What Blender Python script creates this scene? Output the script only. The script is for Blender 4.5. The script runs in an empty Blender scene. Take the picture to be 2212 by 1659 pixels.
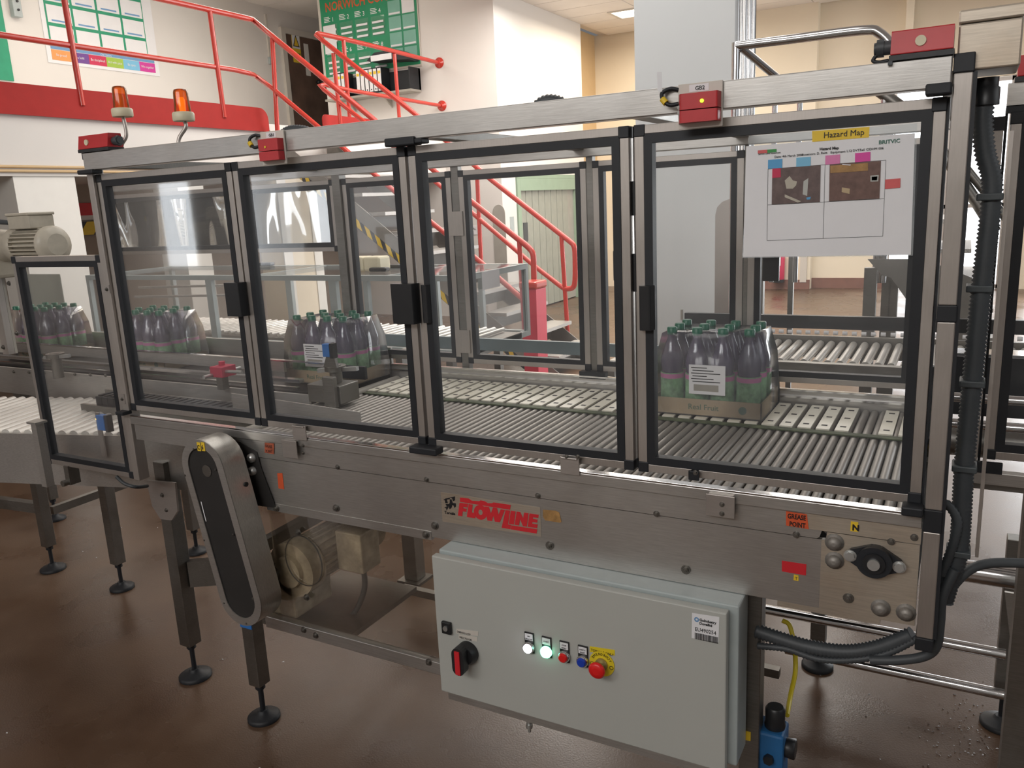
import bpy, math, random
import numpy as np
from mathutils import Vector, Matrix
random.seed(7)
C = bpy.context.scene.collection

# ---------------------------------------------------------------- camera
FPX = 1761.9
yw, pt, rl = -0.5086, 0.2194, -0.0483
cy_, sy_ = math.cos(yw), math.sin(yw)
Fv = Vector((sy_*math.cos(pt), cy_*math.cos(pt), -math.sin(pt)))
r0 = Vector((cy_, -sy_, 0)); u0 = r0.cross(Fv)
Av = math.cos(rl)*r0 + math.sin(rl)*u0
Bv = -math.sin(rl)*r0 + math.cos(rl)*u0
CAM = Vector((0, -1.65, 1.70))
cd = bpy.data.cameras.new('camera'); cam = bpy.data.objects.new('camera', cd); C.objects.link(cam)
cd.sensor_width = 36; cd.lens = 36*FPX/2212; cd.clip_start = 0.05; cd.clip_end = 100
M = Matrix(((Av.x, Bv.x, -Fv.x, CAM.x), (Av.y, Bv.y, -Fv.y, CAM.y), (Av.z, Bv.z, -Fv.z, CAM.z), (0, 0, 0, 1)))
cam.matrix_world = M
bpy.context.scene.camera = cam
def ray(px, py): return Fv + Av*((px-1106)/FPX) - Bv*((py-829.5)/FPX)
def PY(px, py, Y): d = ray(px, py); return CAM + d*((Y-CAM.y)/d.y)      # point of a plane y = const
def PX(px, py, X): d = ray(px, py); return CAM + d*((X-CAM.x)/d.x)
def PZ(px, py, Z): d = ray(px, py); return CAM + d*((Z-CAM.z)/d.z)

# ---------------------------------------------------------------- world, lights, exposure
sc = bpy.context.scene
sc.view_settings.view_transform = 'Standard'; sc.view_settings.look = 'None'
sc.view_settings.gamma = 1; sc.view_settings.use_curve_mapping = False
sc.view_settings.exposure = 0.0
w = bpy.data.worlds.new('world'); sc.world = w; w.use_nodes = True
w.node_tree.nodes['Background'].inputs[0].default_value = (0.96, 0.97, 1.0, 1)
w.node_tree.nodes['Background'].inputs[1].default_value = 0.15
def area(name, loc, size, power, col=(1, .97, .92), rot=(0, 0, 0), sy=None):
    l = bpy.data.lights.new(name, 'AREA'); l.energy = power; l.color = col; l.size = size
    if sy: l.shape = 'RECTANGLE'; l.size_y = sy
    o = bpy.data.objects.new(name, l); C.objects.link(o); o.location = loc; o.rotation_euler = rot
    return o
area('light_hall_back', (-3.0, 8.0, 4.4), 5.0, 400, (1, .94, .87), sy=3.0)
area('light_hall_middle', (-3.6, 4.6, 4.4), 4.5, 115, (1, .96, .91), sy=2.6)
area('light_mezzanine', (-8.6, 4.0, 4.95), 1.8, 62, (1, .92, .82), sy=4)
area('light_landing', (-8.2, 7.0, 4.95), 1.8, 34, (1, .93, .84), sy=1.0)
area('light_corridor', (-4.9, 11.2, 4.4), 1.2, 60, (1, .86, .66), sy=2.0)
area('light_daylight_door', (2.6, 11.5, 1.9), 4.0, 330, (.93, .97, 1), (math.radians(90), 0, math.radians(150)), sy=3.2)
area('light_front', (-1.8, -4.9, 3.95), 5.0, 128, (1, .98, .96), (math.radians(80), 0, 0), sy=1.0)  # unseen fill behind the camera, added to brighten upright front faces
area('light_above', (-2.2, 1.6, 4.5), 3.0, 34, (1, .97, .93), sy=1.6)  # added fill over the machine, brightens the pillar and roller bed
area('light_side_hall', (3.6, 0.8, 3.2), 2.5, 26, (.95, .98, 1), (0, math.radians(58), 0), sy=3)

# ---------------------------------------------------------------- materials
def nt(name):
    m = bpy.data.materials.new(name); m.use_nodes = True
    t = m.node_tree; return m, t, t.nodes, t.links, t.nodes['Principled BSDF']
def noise_to(t, sc_=5, det=4, scale=(1, 1, 1), rough=.6):
    n, l = t.nodes, t.links
    tc = n.new('ShaderNodeTexCoord'); mp = n.new('ShaderNodeMapping'); mp.inputs['Scale'].default_value = scale
    no = n.new('ShaderNodeTexNoise'); no.inputs['Scale'].default_value = sc_; no.inputs['Detail'].default_value = det
    no.inputs['Roughness'].default_value = rough
    l.new(tc.outputs['Object'], mp.inputs[0]); l.new(mp.outputs[0], no.inputs['Vector']); return no
def ramp(t, src, stops):
    r = t.nodes.new('ShaderNodeValToRGB'); e = r.color_ramp.elements
    while len(e) < len(stops): e.new(.5)
    for k, (p, c) in enumerate(stops): e[k].position = p; e[k].color = (*c, 1) if len(c) == 3 else c
    t.links.new(src, r.inputs[0]); return r
def paint(name, col, rough=.5, var=.08, spec=.5, metal=0, sc_=8, bump=0, coat=0):
    m, t, n, l, b = nt(name)
    no = noise_to(t, sc_, 5)
    r = ramp(t, no.outputs[0], [(.3, tuple(c*(1-var) for c in col)), (.7, tuple(min(1, c*(1+var)) for c in col))])
    l.new(r.outputs[0], b.inputs['Base Color'])
    b.inputs['Roughness'].default_value = rough; b.inputs['Metallic'].default_value = metal
    b.inputs['Specular IOR Level'].default_value = spec
    if coat: b.inputs['Coat Weight'].default_value = coat
    if bump:
        no2 = noise_to(t, sc_*12, 3); bp = n.new('ShaderNodeBump'); bp.inputs['Strength'].default_value = bump; bp.inputs['Distance'].default_value = .002
        l.new(no2.outputs[0], bp.inputs['Height']); l.new(bp.outputs[0], b.inputs['Normal'])
    return m
def brushed(name, col, rough=.32, scale=(2, 40, 40), var=.14, metal=1.0, stain=None, stain_amt=.5):
    m, t, n, l, b = nt(name)
    no = noise_to(t, 9, 5, scale); no1 = noise_to(t, 2.2, 4)
    r = ramp(t, no.outputs[0], [(.3, tuple(c*(1-var) for c in col)), (.72, tuple(min(1, c*(1+var*.6)) for c in col))])
    r2 = ramp(t, no1.outputs[0], [(.35, (.84, .84, .84)), (.7, (1, 1, 1))])
    mx = n.new('ShaderNodeMix'); mx.data_type = 'RGBA'; mx.blend_type = 'MULTIPLY'; mx.inputs[0].default_value = 1
    l.new(r.outputs[0], mx.inputs[6]); l.new(r2.outputs[0], mx.inputs[7])
    out = mx.outputs[2]
    if stain:
        no3 = noise_to(t, 6, 6); r3 = ramp(t, no3.outputs[0], [(.48, (0, 0, 0)), (.75, (stain_amt,)*3)])
        m3 = n.new('ShaderNodeMix'); m3.data_type = 'RGBA'; l.new(r3.outputs[0], m3.inputs[0]); l.new(out, m3.inputs[6]); m3.inputs[7].default_value = (*stain, 1)
        out = m3.outputs[2]
    l.new(out, b.inputs['Base Color'])
    rr = ramp(t, no1.outputs[0], [(.3, (rough*.85,)*3), (.8, (min(1, rough*1.3),)*3)]); l.new(rr.outputs[0], b.inputs['Roughness'])
    b.inputs['Metallic'].default_value = metal
    bp = n.new('ShaderNodeBump'); bp.inputs['Strength'].default_value = .08; bp.inputs['Distance'].default_value = .001
    l.new(no.outputs[0], bp.inputs['Height']); l.new(bp.outputs[0], b.inputs['Normal'])
    return m
def emit(name, col, s):
    m, t, n, l, b = nt(name)
    b.inputs['Base Color'].default_value = (*col, 1); b.inputs['Emission Color'].default_value = (*col, 1); b.inputs['Emission Strength'].default_value = s
    return m
def clear(name, tint=(.97, .98, .98), haze=.05, gloss=1.0, rough=.03, dust=(.75, .77, .8), wave=0, hz_scale=3):
    m, t, n, l, b = nt(name); n.remove(b)
    tr = n.new('ShaderNodeBsdfTransparent'); tr.inputs[0].default_value = (*tint, 1)
    gl = n.new('ShaderNodeBsdfGlossy'); gl.inputs['Roughness'].default_value = rough; gl.inputs[0].default_value = (1, 1, 1, 1)
    df = n.new('ShaderNodeBsdfDiffuse'); df.inputs[0].default_value = (*dust, 1)
    fr = n.new('ShaderNodeFresnel'); fr.inputs[0].default_value = 1.38
    mu = n.new('ShaderNodeMath'); mu.operation = 'MULTIPLY'; mu.inputs[1].default_value = gloss
    m1 = n.new('ShaderNodeMixShader'); m2 = n.new('ShaderNodeMixShader')
    no = noise_to(t, hz_scale, 5); r = ramp(t, no.outputs[0], [(.3, (haze*.4,)*3), (.75, (haze*1.7,)*3)])
    l.new(r.outputs[0], m1.inputs[0]); l.new(tr.outputs[0], m1.inputs[1]); l.new(df.outputs[0], m1.inputs[2])
    l.new(fr.outputs[0], mu.inputs[0]); l.new(mu.outputs[0], m2.inputs[0]); l.new(m1.outputs[0], m2.inputs[1]); l.new(gl.outputs[0], m2.inputs[2])
    if wave:
        nw = noise_to(t, 2.2 if name.startswith('wavy') else 6, 1, (2.2, 1, .5)); bp = n.new('ShaderNodeBump'); bp.inputs['Strength'].default_value = wave; bp.inputs['Distance'].default_value = .05
        l.new(nw.outputs[0], bp.inputs['Height']); l.new(bp.outputs[0], gl.inputs['Normal'])
    l.new(m2.outputs[0], n['Material Output'].inputs[0]); return m

MT = dict(
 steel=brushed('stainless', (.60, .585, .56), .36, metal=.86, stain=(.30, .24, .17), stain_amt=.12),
 steel_tan=brushed('stainless_dull_end', (.60, .53, .44), .45, metal=.75, stain=(.40, .24, .11), stain_amt=.30),
 steel_v=brushed('stainless_upright', (.64, .62, .58), .34, (40, 40, 2)),
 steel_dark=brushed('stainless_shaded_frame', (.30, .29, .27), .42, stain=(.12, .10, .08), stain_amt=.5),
 chrome=brushed('polished_tube', (.74, .74, .75), .14, (6, 6, 6), .05),
 alu=brushed('aluminium_profile', (.53, .49, .46), .42, (3, 30, 30), .06, metal=.85),
 alu_v=brushed('aluminium_upright', (.53, .49, .455), .42, (30, 30, 2), .06, metal=.85),
 galv=brushed('galvanised_edge', (.62, .63, .62), .38, (4, 4, 4), .1, metal=.8),
 roller=brushed('roller_metal', (.33, .31, .285), .5, (30, 4, 30), .12, metal=.6),
 roller2=brushed('bright_roller_metal', (.80, .77, .72), .35, (30, 4, 30), .08, metal=.45),
 gasket=paint('black_rubber', (.012, .014, .018), .55, .2),
 plastic=paint('black_plastic', (.016, .017, .019), .38, .2),
 conduit=paint('grey_conduit', (.055, .062, .068), .5, .2),
 clip=paint('grey_clip', (.055, .065, .07), .5, .2),
 glass=clear('door_pane', (.992, .994, .994), haze=.022, gloss=.26),
 glass_far=clear('far_pane', (.992, .994, .994), haze=.022, gloss=.4),
 glass_wavy=clear('wavy_film_pane', haze=.05, gloss=2.2, rough=.02, wave=.6),
 poly=clear('dirty_polycarbonate', (.95, .93, .90), .035, .3, .08, (.35, .29, .24)),
 film=clear('shrink_film', (.95, .96, .98), .085, 1.0, .12, (.72, .74, .82), wave=.5, hz_scale=18),
 amber=clear('amber_dome', (.98, .42, .16), .30, 1, .08, (.85, .22, .05)),
 sleeve=clear('document_sleeve', (.93, .95, .96), .16, 1.2, .05, (.8, .83, .85), wave=.1),
 bottle=paint('dark_squash', (.11, .09, .14), .15, .4, coat=.6, sc_=14),
 cap=paint('green_cap', (.02, .14, .085), .35, .15),
 blabel=paint('green_bottle_label', (.28, .50, .26), .45, .6, sc_=26),
 card=paint('cardboard', (.52, .40, .25), .75, .08),
 card_print=paint('green_print', (.12, .2, .13), .7),
 white=paint('white_paper', (.80, .80, .82), .6, .02),
 red=paint('safety_switch_red', (.50, .030, .035), .36, .12),
 rail_red=paint('red_enamel', (.56, .045, .030), .26, .05, coat=.3),
 rail_red2=paint('red_kick_plate', (.40, .026, .022), .6, .06, spec=.2),
 sred=paint('red_sticker', (.62, .02, .03), .5, .06),
 orange=paint('orange_sticker', (.66, .10, .03), .55, .12),
 orange_old=paint('worn_orange_sticker', (.40, .10, .05), .6, .4, sc_=60),
 rusty=paint('faded_brown_sticker', (.36, .20, .07), .55, .4, sc_=40),
 yellow=paint('yellow_label', (.80, .55, .035), .5, .05),
 yellow2=paint('yellow_plastic', (.78, .62, .03), .35, .05),
 black=paint('black_print', (.01, .01, .012), .5, .1),
 cab=paint('cabinet_grey', (.46, .47, .44), .42, .02, sc_=3, bump=.15),
 cab2=paint('cabinet_edge', (.40, .45, .45), .35, .06, sc_=14),
 bred=paint('red_button', (.75, .015, .015), .3, .04),
 bblue=paint('blue_button', (.01, .05, .45), .25, .05),
 brass=paint('brass_collar', (.45, .36, .14), .3, .1, metal=.7),
 blue=paint('blue_sensor', (.03, .16, .48), .4, .06),
 blue_body=paint('blue_valve_body', (.02, .12, .30), .45, .15),
 cream=paint('cream_paint', (.50, .46, .38), .4, .12, sc_=14),
 creamd=paint('grubby_cream_paint', (.50, .44, .33), .5, .45, sc_=16),
 plate=paint('plate_grey_beige', (.36, .34, .30), .5, .1),
 slat=paint('white_slat', (.80, .77, .66), .4, .22, sc_=9),
 green=paint('dirty_green_guide', (.07, .09, .045), .7, .6, sc_=40),
 wall=paint('wall_white', (.74, .71, .675), .7, .015, sc_=1.2),
 wallc=paint('wall_cream', (.84, .75, .60), .7, .015, sc_=1.2),
 walltan=paint('wall_tan', (.66, .47, .26), .7, .02),
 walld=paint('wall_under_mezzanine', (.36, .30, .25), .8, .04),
 pillar=paint('pillar_cool_white', (.82, .85, .86), .55, .015, sc_=1.2),
 skirt=paint('skirting_brown', (.22, .11, .085), .5, .15),
 pvc=paint('pvc_column_white', (.85, .83, .78), .6, .02),
 ceil=paint('ceiling_tile', (.80, .75, .70), .85, .03, sc_=3, bump=.2),
 grid=paint('ceiling_grid', (.66, .62, .58), .6, .03),
 wood=paint('door_brown', (.12, .070, .05), .45, .3, sc_=3),
 frame=paint('door_frame_cream', (.62, .58, .52), .5, .03),
 kick=paint('door_kick_plate', (.20, .19, .13), .5, .1),
 bgreen=paint('board_green', (.02, .30, .16), .5, .06),
 bgreen2=paint('display_green', (.015, .26, .12), .5, .06),
 sage=paint('sage_green_frame', (.30, .40, .29), .6, .06),
 strip=paint('grey_green_panel', (.33, .34, .29), .5, .08),
 stair=paint('stair_grey', (.24, .23, .21), .5, .12),
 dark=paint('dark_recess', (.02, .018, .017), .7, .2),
 tread=brushed('chequer_tread', (.55, .53, .50), .4, (20, 20, 20), .5, metal=.6),
 ivory=paint('ivory_plastic', (.70, .64, .46), .45, .05),
 belt=paint('teal_grey_rail', (.16, .22, .24), .45, .1),
 pink=paint('pinkish_red_bin', (.70, .06, .10), .5, .05),
 lampw=emit('lit_white', (.85, .90, 1), 9), lampg=emit('lit_green', (.25, 1, .62), 4), lampg2=emit('led_green', (.35, 1, .02), 3), lampo=emit('led_amber', (1, .55, .03), 5),
 tube=emit('ceiling_lamp', (1, .96, .88), 5), day=emit('daylight', (.92, .96, 1), 3.2), sky2=emit('reflection_window', (.90, .95, 1), 2.6),
 gold=emit('beacon_bulb', (1, .45, .03), 1.0),
)
for k, c in dict(c_orange=(.80, .33, .10), c_purple=(.16, .06, .28), c_red=(.58, .03, .09), c_lime=(.35, .52, .07), c_sky=(.20, .50, .72), c_pink=(.62, .05, .32), c_blue=(.16, .32, .55), c_teal=(.20, .45, .36),
                 s_blue=(.10, .36, .65), s_pink=(.72, .22, .45), s_mag=(.70, .07, .36), s_red=(.66, .12, .12), ph1=(.13, .09, .085), ph2=(.15, .085, .07), s_green=(.05, .30, .08), dkgreen=(.05, .16, .12)).items():
    MT[k] = paint('print_'+k, c, .55, .25 if k in ('ph1', 'ph2') else .04, sc_=60 if k in ('ph1', 'ph2') else 8)
def floor_mat():
    m, t, n, l, b = nt('resin_floor')
    a = noise_to(t, .55, 6); a2 = noise_to(t, 2.2, 4, rough=.5); a3 = noise_to(t, 160, 2)
    r = ramp(t, a.outputs[0], [(.32, (.070, .037, .020)), (.5, (.118, .071, .044)), (.72, (.19, .128, .088))])
    r2 = ramp(t, a2.outputs[0], [(.30, (.74, .70, .68)), (.72, (1, 1, 1))])
    mx = n.new('ShaderNodeMix'); mx.data_type = 'RGBA'; mx.blend_type = 'MULTIPLY'; mx.inputs[0].default_value = .75
    l.new(r.outputs[0], mx.inputs[6]); l.new(r2.outputs[0], mx.inputs[7]); l.new(mx.outputs[2], b.inputs['Base Color']); b.inputs['Specular IOR Level'].default_value = .38
    rr = ramp(t, a2.outputs[0], [(.3, (.20,)*3), (.7, (.42,)*3)]); l.new(rr.outputs[0], b.inputs['Roughness'])
    bp = n.new('ShaderNodeBump'); bp.inputs['Strength'].default_value = .25; bp.inputs['Distance'].default_value = .002
    l.new(a3.outputs[0], bp.inputs['Height']); l.new(bp.outputs[0], b.inputs['Normal']); return m
MT['floor'] = floor_mat()
def hazard_mat():
    m, t, n, l, b = nt('hazard_tape_black'); b.inputs['Base Color'].default_value = (.03, .03, .035, 1); b.inputs['Roughness'].default_value = .5; return m
MT['htape'] = hazard_mat()

# ---------------------------------------------------------------- mesh helpers
class MB:
    def __init__(s): s.v = []; s.f = []; s.sm = []
    def add(s, vs, fs, smooth=False):
        o = len(s.v); s.v += [tuple(p) for p in vs]
        for f in fs: s.f.append(tuple(i+o for i in f)); s.sm.append(smooth)
        return s
    def box(s, a, b):
        x0, x1 = sorted((a[0], b[0])); y0, y1 = sorted((a[1], b[1])); z0, z1 = sorted((a[2], b[2]))
        return s.add([(x0, y0, z0), (x1, y0, z0), (x1, y1, z0), (x0, y1, z0), (x0, y0, z1), (x1, y0, z1), (x1, y1, z1), (x0, y1, z1)],
              [(0, 3, 2, 1), (4, 5, 6, 7), (0, 1, 5, 4), (1, 2, 6, 5), (2, 3, 7, 6), (3, 0, 4, 7)])
    def bar(s, p, q, w, h, up=(0, 0, 1)):
        p, q = Vector(p), Vector(q); d = (q-p).normalized(); u = Vector(up)
        sd = d.cross(u).normalized()*w/2; u2 = sd.cross(d).normalized()*h/2
        vs = [p-sd-u2, p+sd-u2, p+sd+u2, p-sd+u2, q-sd-u2, q+sd-u2, q+sd+u2, q-sd+u2]
        return s.add(vs, [(0, 1, 2, 3), (7, 6, 5, 4), (0, 4, 5, 1), (1, 5, 6, 2), (2, 6, 7, 3), (3, 7, 4, 0)])
    def cyl(s, p, q, r, r2=None, n=16, cap=True):
        p, q = Vector(p), Vector(q); r2 = r if r2 is None else r2
        d = (q-p).normalized(); a = d.orthogonal().normalized(); b = d.cross(a)
        vs = []
        for c, rr in ((p, r), (q, r2)):
            for k in range(n): t = 2*math.pi*k/n; vs.append(c+(a*math.cos(t)+b*math.sin(t))*rr)
        s.add(vs, [(k, (k+1) % n, n+(k+1) % n, n+k) for k in range(n)], True)
        if cap: s.add(vs, [tuple(range(n-1, -1, -1)), tuple(range(n, 2*n))])
        return s
    def tube(s, pts, r, n=10, cap=True):
        P = [Vector(p) for p in pts]; R = r if isinstance(r, (list, tuple)) else [r]*len(P)
        vs = []; a = None
        for i, p in enumerate(P):
            d = (P[min(i+1, len(P)-1)]-P[max(i-1, 0)]).normalized()
            if a is None: a = d.orthogonal().normalized()
            a = (a-d*a.dot(d)).normalized(); b = d.cross(a)
            for k in range(n): t = 2*math.pi*k/n; vs.append(p+(a*math.cos(t)+b*math.sin(t))*R[i])
        fs = [(i*n+k, i*n+(k+1) % n, (i+1)*n+(k+1) % n, (i+1)*n+k) for i in range(len(P)-1) for k in range(n)]
        s.add(vs, fs, True)
        if cap: s.add(vs, [tuple(range(n-1, -1, -1)), tuple(range((len(P)-1)*n, len(P)*n))])
        return s
    def lathe(s, prof, o, ax=(0, 0, 1), n=16):
        o = Vector(o); d = Vector(ax).normalized(); a = d.orthogonal().normalized(); b = d.cross(a); vs = []
        for h, r in prof:
            for k in range(n): t = 2*math.pi*k/n; vs.append(o+d*h+(a*math.cos(t)+b*math.sin(t))*r)
        m = len(prof); s.add(vs, [(i*n+k, i*n+(k+1) % n, (i+1)*n+(k+1) % n, (i+1)*n+k) for i in range(m-1) for k in range(n)], True)
        s.add(vs, [tuple(range(n-1, -1, -1)), tuple(range((m-1)*n, m*n))]); return s
    def prism(s, poly, vec, smooth=False):
        P = [Vector(p) for p in poly]; V = Vector(vec); n = len(P)
        vs = P+[p+V for p in P]
        s.add(vs, [(k, (k+1) % n, n+(k+1) % n, n+k) for k in range(n)], smooth)
        s.add(vs, [tuple(range(n-1, -1, -1)), tuple(range(n, 2*n))]); return s
    def ring(s, outer, inner, vec):                                   # plate with a hole
        n = len(outer); V = Vector(vec); O = [Vector(p) for p in outer]; I = [Vector(p) for p in inner]
        vs = O+I+[p+V for p in O]+[p+V for p in I]; f = []
        for k in range(n):
            j = (k+1) % n
            f += [(k, j, n+j, n+k), (2*n+j, 2*n+k, 3*n+k, 3*n+j), (k, 2*n+k, 2*n+j, j), (n+j, 3*n+j, 3*n+k, n+k)]
        return s.add(vs, f)
    def build(s, name, mat, parent=None, bevel=0, **props):
        me = bpy.data.meshes.new(name); L = origin(parent)
        me.from_pydata([(x-L[0], y-L[1], z-L[2]) for x, y, z in s.v], [], s.f); me.update()
        me.polygons.foreach_set('use_smooth', s.sm)
        me.materials.append(MT[mat] if isinstance(mat, str) else mat)
        o = bpy.data.objects.new(name, me); C.objects.link(o)
        if parent is not None: o.parent = parent
        if bevel:
            b = o.modifiers.new('bevel', 'BEVEL'); b.width = bevel; b.segments = 2; b.limit_method = 'ANGLE'
        for k, v in props.items(): o[k] = v
        return o
ORG = {}
def origin(p):
    while p is not None:
        if p.name in ORG: return ORG[p.name]
        p = p.parent
    return (0, 0, 0)
def thing(name, label, cat, loc=(0, 0, 0), group=None):
    o = bpy.data.objects.new(name, None); C.objects.link(o); o.location = loc; o.empty_display_size = .05
    ORG[o.name] = tuple(loc); o['label'] = label; o['category'] = cat
    if group: o['group'] = group
    return o
def tag(o, label, cat, group=None):
    o['label'] = label; o['category'] = cat
    if group: o['group'] = group
    return o
def struct(o): o['kind'] = 'structure'; return o
def copy_tree(o, parent=None):
    c = o.copy(); C.objects.link(c); c.parent = parent
    if o.name in ORG: ORG[c.name] = ORG[o.name]
    for ch in list(o.children): copy_tree(ch, c)
    return c
def dup(o, off):
    c = o.copy(); C.objects.link(c); c.location = Vector(o.location)+Vector(off); return c
def dup_tree(o, loc, label=None):
    c = copy_tree(o); c.location = loc
    if label: c['label'] = label
    return c
def bez(pts, n=8):                                                   # Catmull-Rom through points
    P = [Vector(p) for p in pts]; P = [2*P[0]-P[1]]+P+[2*P[-1]-P[-2]]; out = []
    for i in range(1, len(P)-2):
        for k in range(n):
            t = k/n; a, b, c, d = P[i-1:i+3]
            out.append(.5*((2*b)+(c-a)*t+(2*a-5*b+4*c-d)*t*t+(3*b-3*c+d-a)*t**3))
    out.append(P[-2]); return out
def resample(P, step):
    out = [P[0]]; acc = 0
    for a, b in zip(P, P[1:]):
        L = (b-a).length; t = step-acc
        while t < L: out.append(a+(b-a)*t/L); t += step
        acc = (acc+L) % step
    return out
def corr(mb, pts, r, pitch=.008, n=10):                              # ribbed hose
    P = resample(bez(pts), pitch/2); return mb.tube(P, [r if i % 2 else r*.80 for i in range(len(P))], n)
def text(name, s, mat, o, right, up, size, parent=None, align='LEFT', depth=.0006, bold=0, sx=1.0):
    cu = bpy.data.curves.new('t', 'FONT'); cu.body = s; cu.size = size; cu.extrude = depth/2; cu.align_x = align; cu.offset = bold; cu.resolution_u = 2
    ob = bpy.data.objects.new('t', cu); me = bpy.data.meshes.new_from_object(ob)
    bpy.data.objects.remove(ob); bpy.data.curves.remove(cu); me.name = name
    r = Vector(right).normalized(); u = Vector(up).normalized(); nrm = r.cross(u); o = Vector(o); L = Vector(origin(parent))
    for v in me.vertices: v.co = o+r*v.co.x*sx+u*v.co.y+nrm*v.co.z-L
    me.materials.clear(); me.materials.append(MT[mat])
    ob = bpy.data.objects.new(name, me); C.objects.link(ob)
    if parent is not None: ob.parent = parent
    return ob
X, Yv, Z = Vector((1, 0, 0)), Vector((0, 1, 0)), Vector((0, 0, 1))
def plate_y(name, mat, x0, x1, z0, z1, y, th=.0008, parent=None):     # thin plate on a plane y, standing towards -y
    return MB().box((x0, y-th, z0), (x1, y, z1)).build(name, mat, parent)

# ================================================================ SETTING
def S(name, mat, *boxes, parent=None):
    mb = MB()
    for a, b in boxes: mb.box(a, b)
    o = mb.build(name, mat, parent)
    if parent is None: struct(o)
    return o
XS_ = -5.95
S('floor', 'floor', ((-14, -6, -.1), (7, 16, 0)))
ceiling = S('ceiling', 'grid', ((-6.6, -6, 4.62), (7, 9, 4.75)), ((XS_-.2, 9, 4.62), (7, 16, 4.75)), ((-6.65, -6, 4.62), (-6.6, 9, 5.15)))
ceil2 = S('ceiling_mezzanine', 'ceil', ((-14, -6, 5.05), (-6.6, 13, 5.15)))
for i in range(6): MB().box((-14+.2, 5.6+1.2*i, 5.044), (-6.7, 5.612+1.2*i, 5.0495)).build('ceiling_joint', 'grid', ceil2)
tile = MB().box((0, 0, 4.585), (1.185, .585, 4.62)).build('ceiling_tile', 'ceil', ceiling, bevel=.004)
lampP = PZ(1402, 22, 4.58)
first = True
for i in range(7):
    for j in range(11):
        x, y = -5.95+1.2*i, 6.65+.6*j
        if x < -6.0 or y+.585 > 13.3: continue
        if abs(x+.6-lampP.x) < .6 and abs(y+.3-lampP.y) < .3: continue
        if first: tile.location = (x, y, 0); first = False
        else: dup(tile, (0, 0, 0)).location = (x, y, 0)
lamp = thing('ceiling_lamp', 'lit rectangular ceiling lamp over the tan corridor recess', 'lamp', (lampP.x, lampP.y, 4.58))
MB().ring([(lampP.x-.6, lampP.y-.3, 4.57), (lampP.x+.6, lampP.y-.3, 4.57), (lampP.x+.6, lampP.y+.3, 4.57), (lampP.x-.6, lampP.y+.3, 4.57)],
          [(lampP.x-.55, lampP.y-.25, 4.57), (lampP.x+.55, lampP.y-.25, 4.57), (lampP.x+.55, lampP.y+.25, 4.57), (lampP.x-.55, lampP.y+.25, 4.57)], (0, 0, .045)).build('lamp_frame', 'frame', lamp)
MB().box((lampP.x-.55, lampP.y-.25, 4.58), (lampP.x+.55, lampP.y+.25, 4.60)).build('diffuser', 'tube', lamp)

YW = 9.0; XM = -6.92; XS = -5.95; YB = 13.3; XP = -10.4; XU = -9.0
S('wall_landing', 'wall', ((-9.05, YW, 0), (XS, YW+.2, 5.05)))
S('wall_side', 'wall', ((XS-.2, YW+.2, 0), (XS, 9.43, 4.62)), ((XS-.2, 9.43, 2.1), (XS, 11.7, 4.62)), ((XS-.2, 11.7, 0), (XS, 12.0, 4.62)))
XT = PY(1284, 84, YB).x
S('wall_recess', 'walltan', ((XT-.2, 11.8, 0), (XT, YB, 4.62)))
XWIN = -1.15
S('wall_back', 'wallc', ((XT-.2, YB, 0), (XWIN, YB+.3, 4.62)), ((XWIN, YB, 3.2), (.55, YB+.3, 4.62)), ((.55, YB, 0), (7, YB+.3, 4.62)))
p1, p2 = PY(1590, 30, YB-.22).x, PY(1768, 20, YB-.22).x
S('wall_pier', 'wallc', ((p1-.6, YB-.22, 0), (p2, YB, 4.62)), ((PY(1958, 20, YB-.22).x, YB-.22, 3.2), (PY(1975, 20, YB-.22).x, YB, 4.62)))
S('baseboard_back', 'skirt', ((p1-.6, YB-.26, 0), (p2, YB-.22, .16)), ((p2, YB-.04, 0), (XWIN, YB, .17)))
S('trim_1', 'frame', ((PY(1728, 600, YB-.24).x, YB-.27, .12), (PY(1742, 600, YB-.24).x, YB-.22, 2.6)))
win = S('window_1', 'day', ((XWIN, YB+.12, 0), (.55, YB+.14, 3.2)))
mb = MB()
for x in (XWIN+.03, -.3, .52): mb.box((x-.04, YB+.02, 0), (x+.04, YB+.11, 3.2))
for z in (.04, 1.3, 3.16): mb.box((XWIN, YB+.02, z-.03), (.55, YB+.11, z+.03))
mb.build('window_frame', 'alu', win)
# unseen windows behind the photographer, added for their reflections in the panes
win2 = struct(MB().box((-9.6, -5.55, 1.1), (-8.5, -5.53, 3.4)).box((-7.6, -5.55, 1.1), (-6.7, -5.53, 3.4)).box((-12.2, -5.55, 1.1), (-11.2, -5.53, 3.4)).build('window_2', 'sky2'))
S('wall_front', 'wall', ((-14, -5.8, 0), (7, -5.56, 4.62)))
S('wall_mezzanine', 'wall', ((XP-.2, -6, 2.7), (XP, 12.2, 5.05)))
S('wall_niche', 'wall', ((XP, 12, 2.7), (-9.05, 12.2, 5.05)))
S('wall_under_mezzanine', 'walld', ((XU-.2, -6, 0), (XU, YW, 2.13)))
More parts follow.
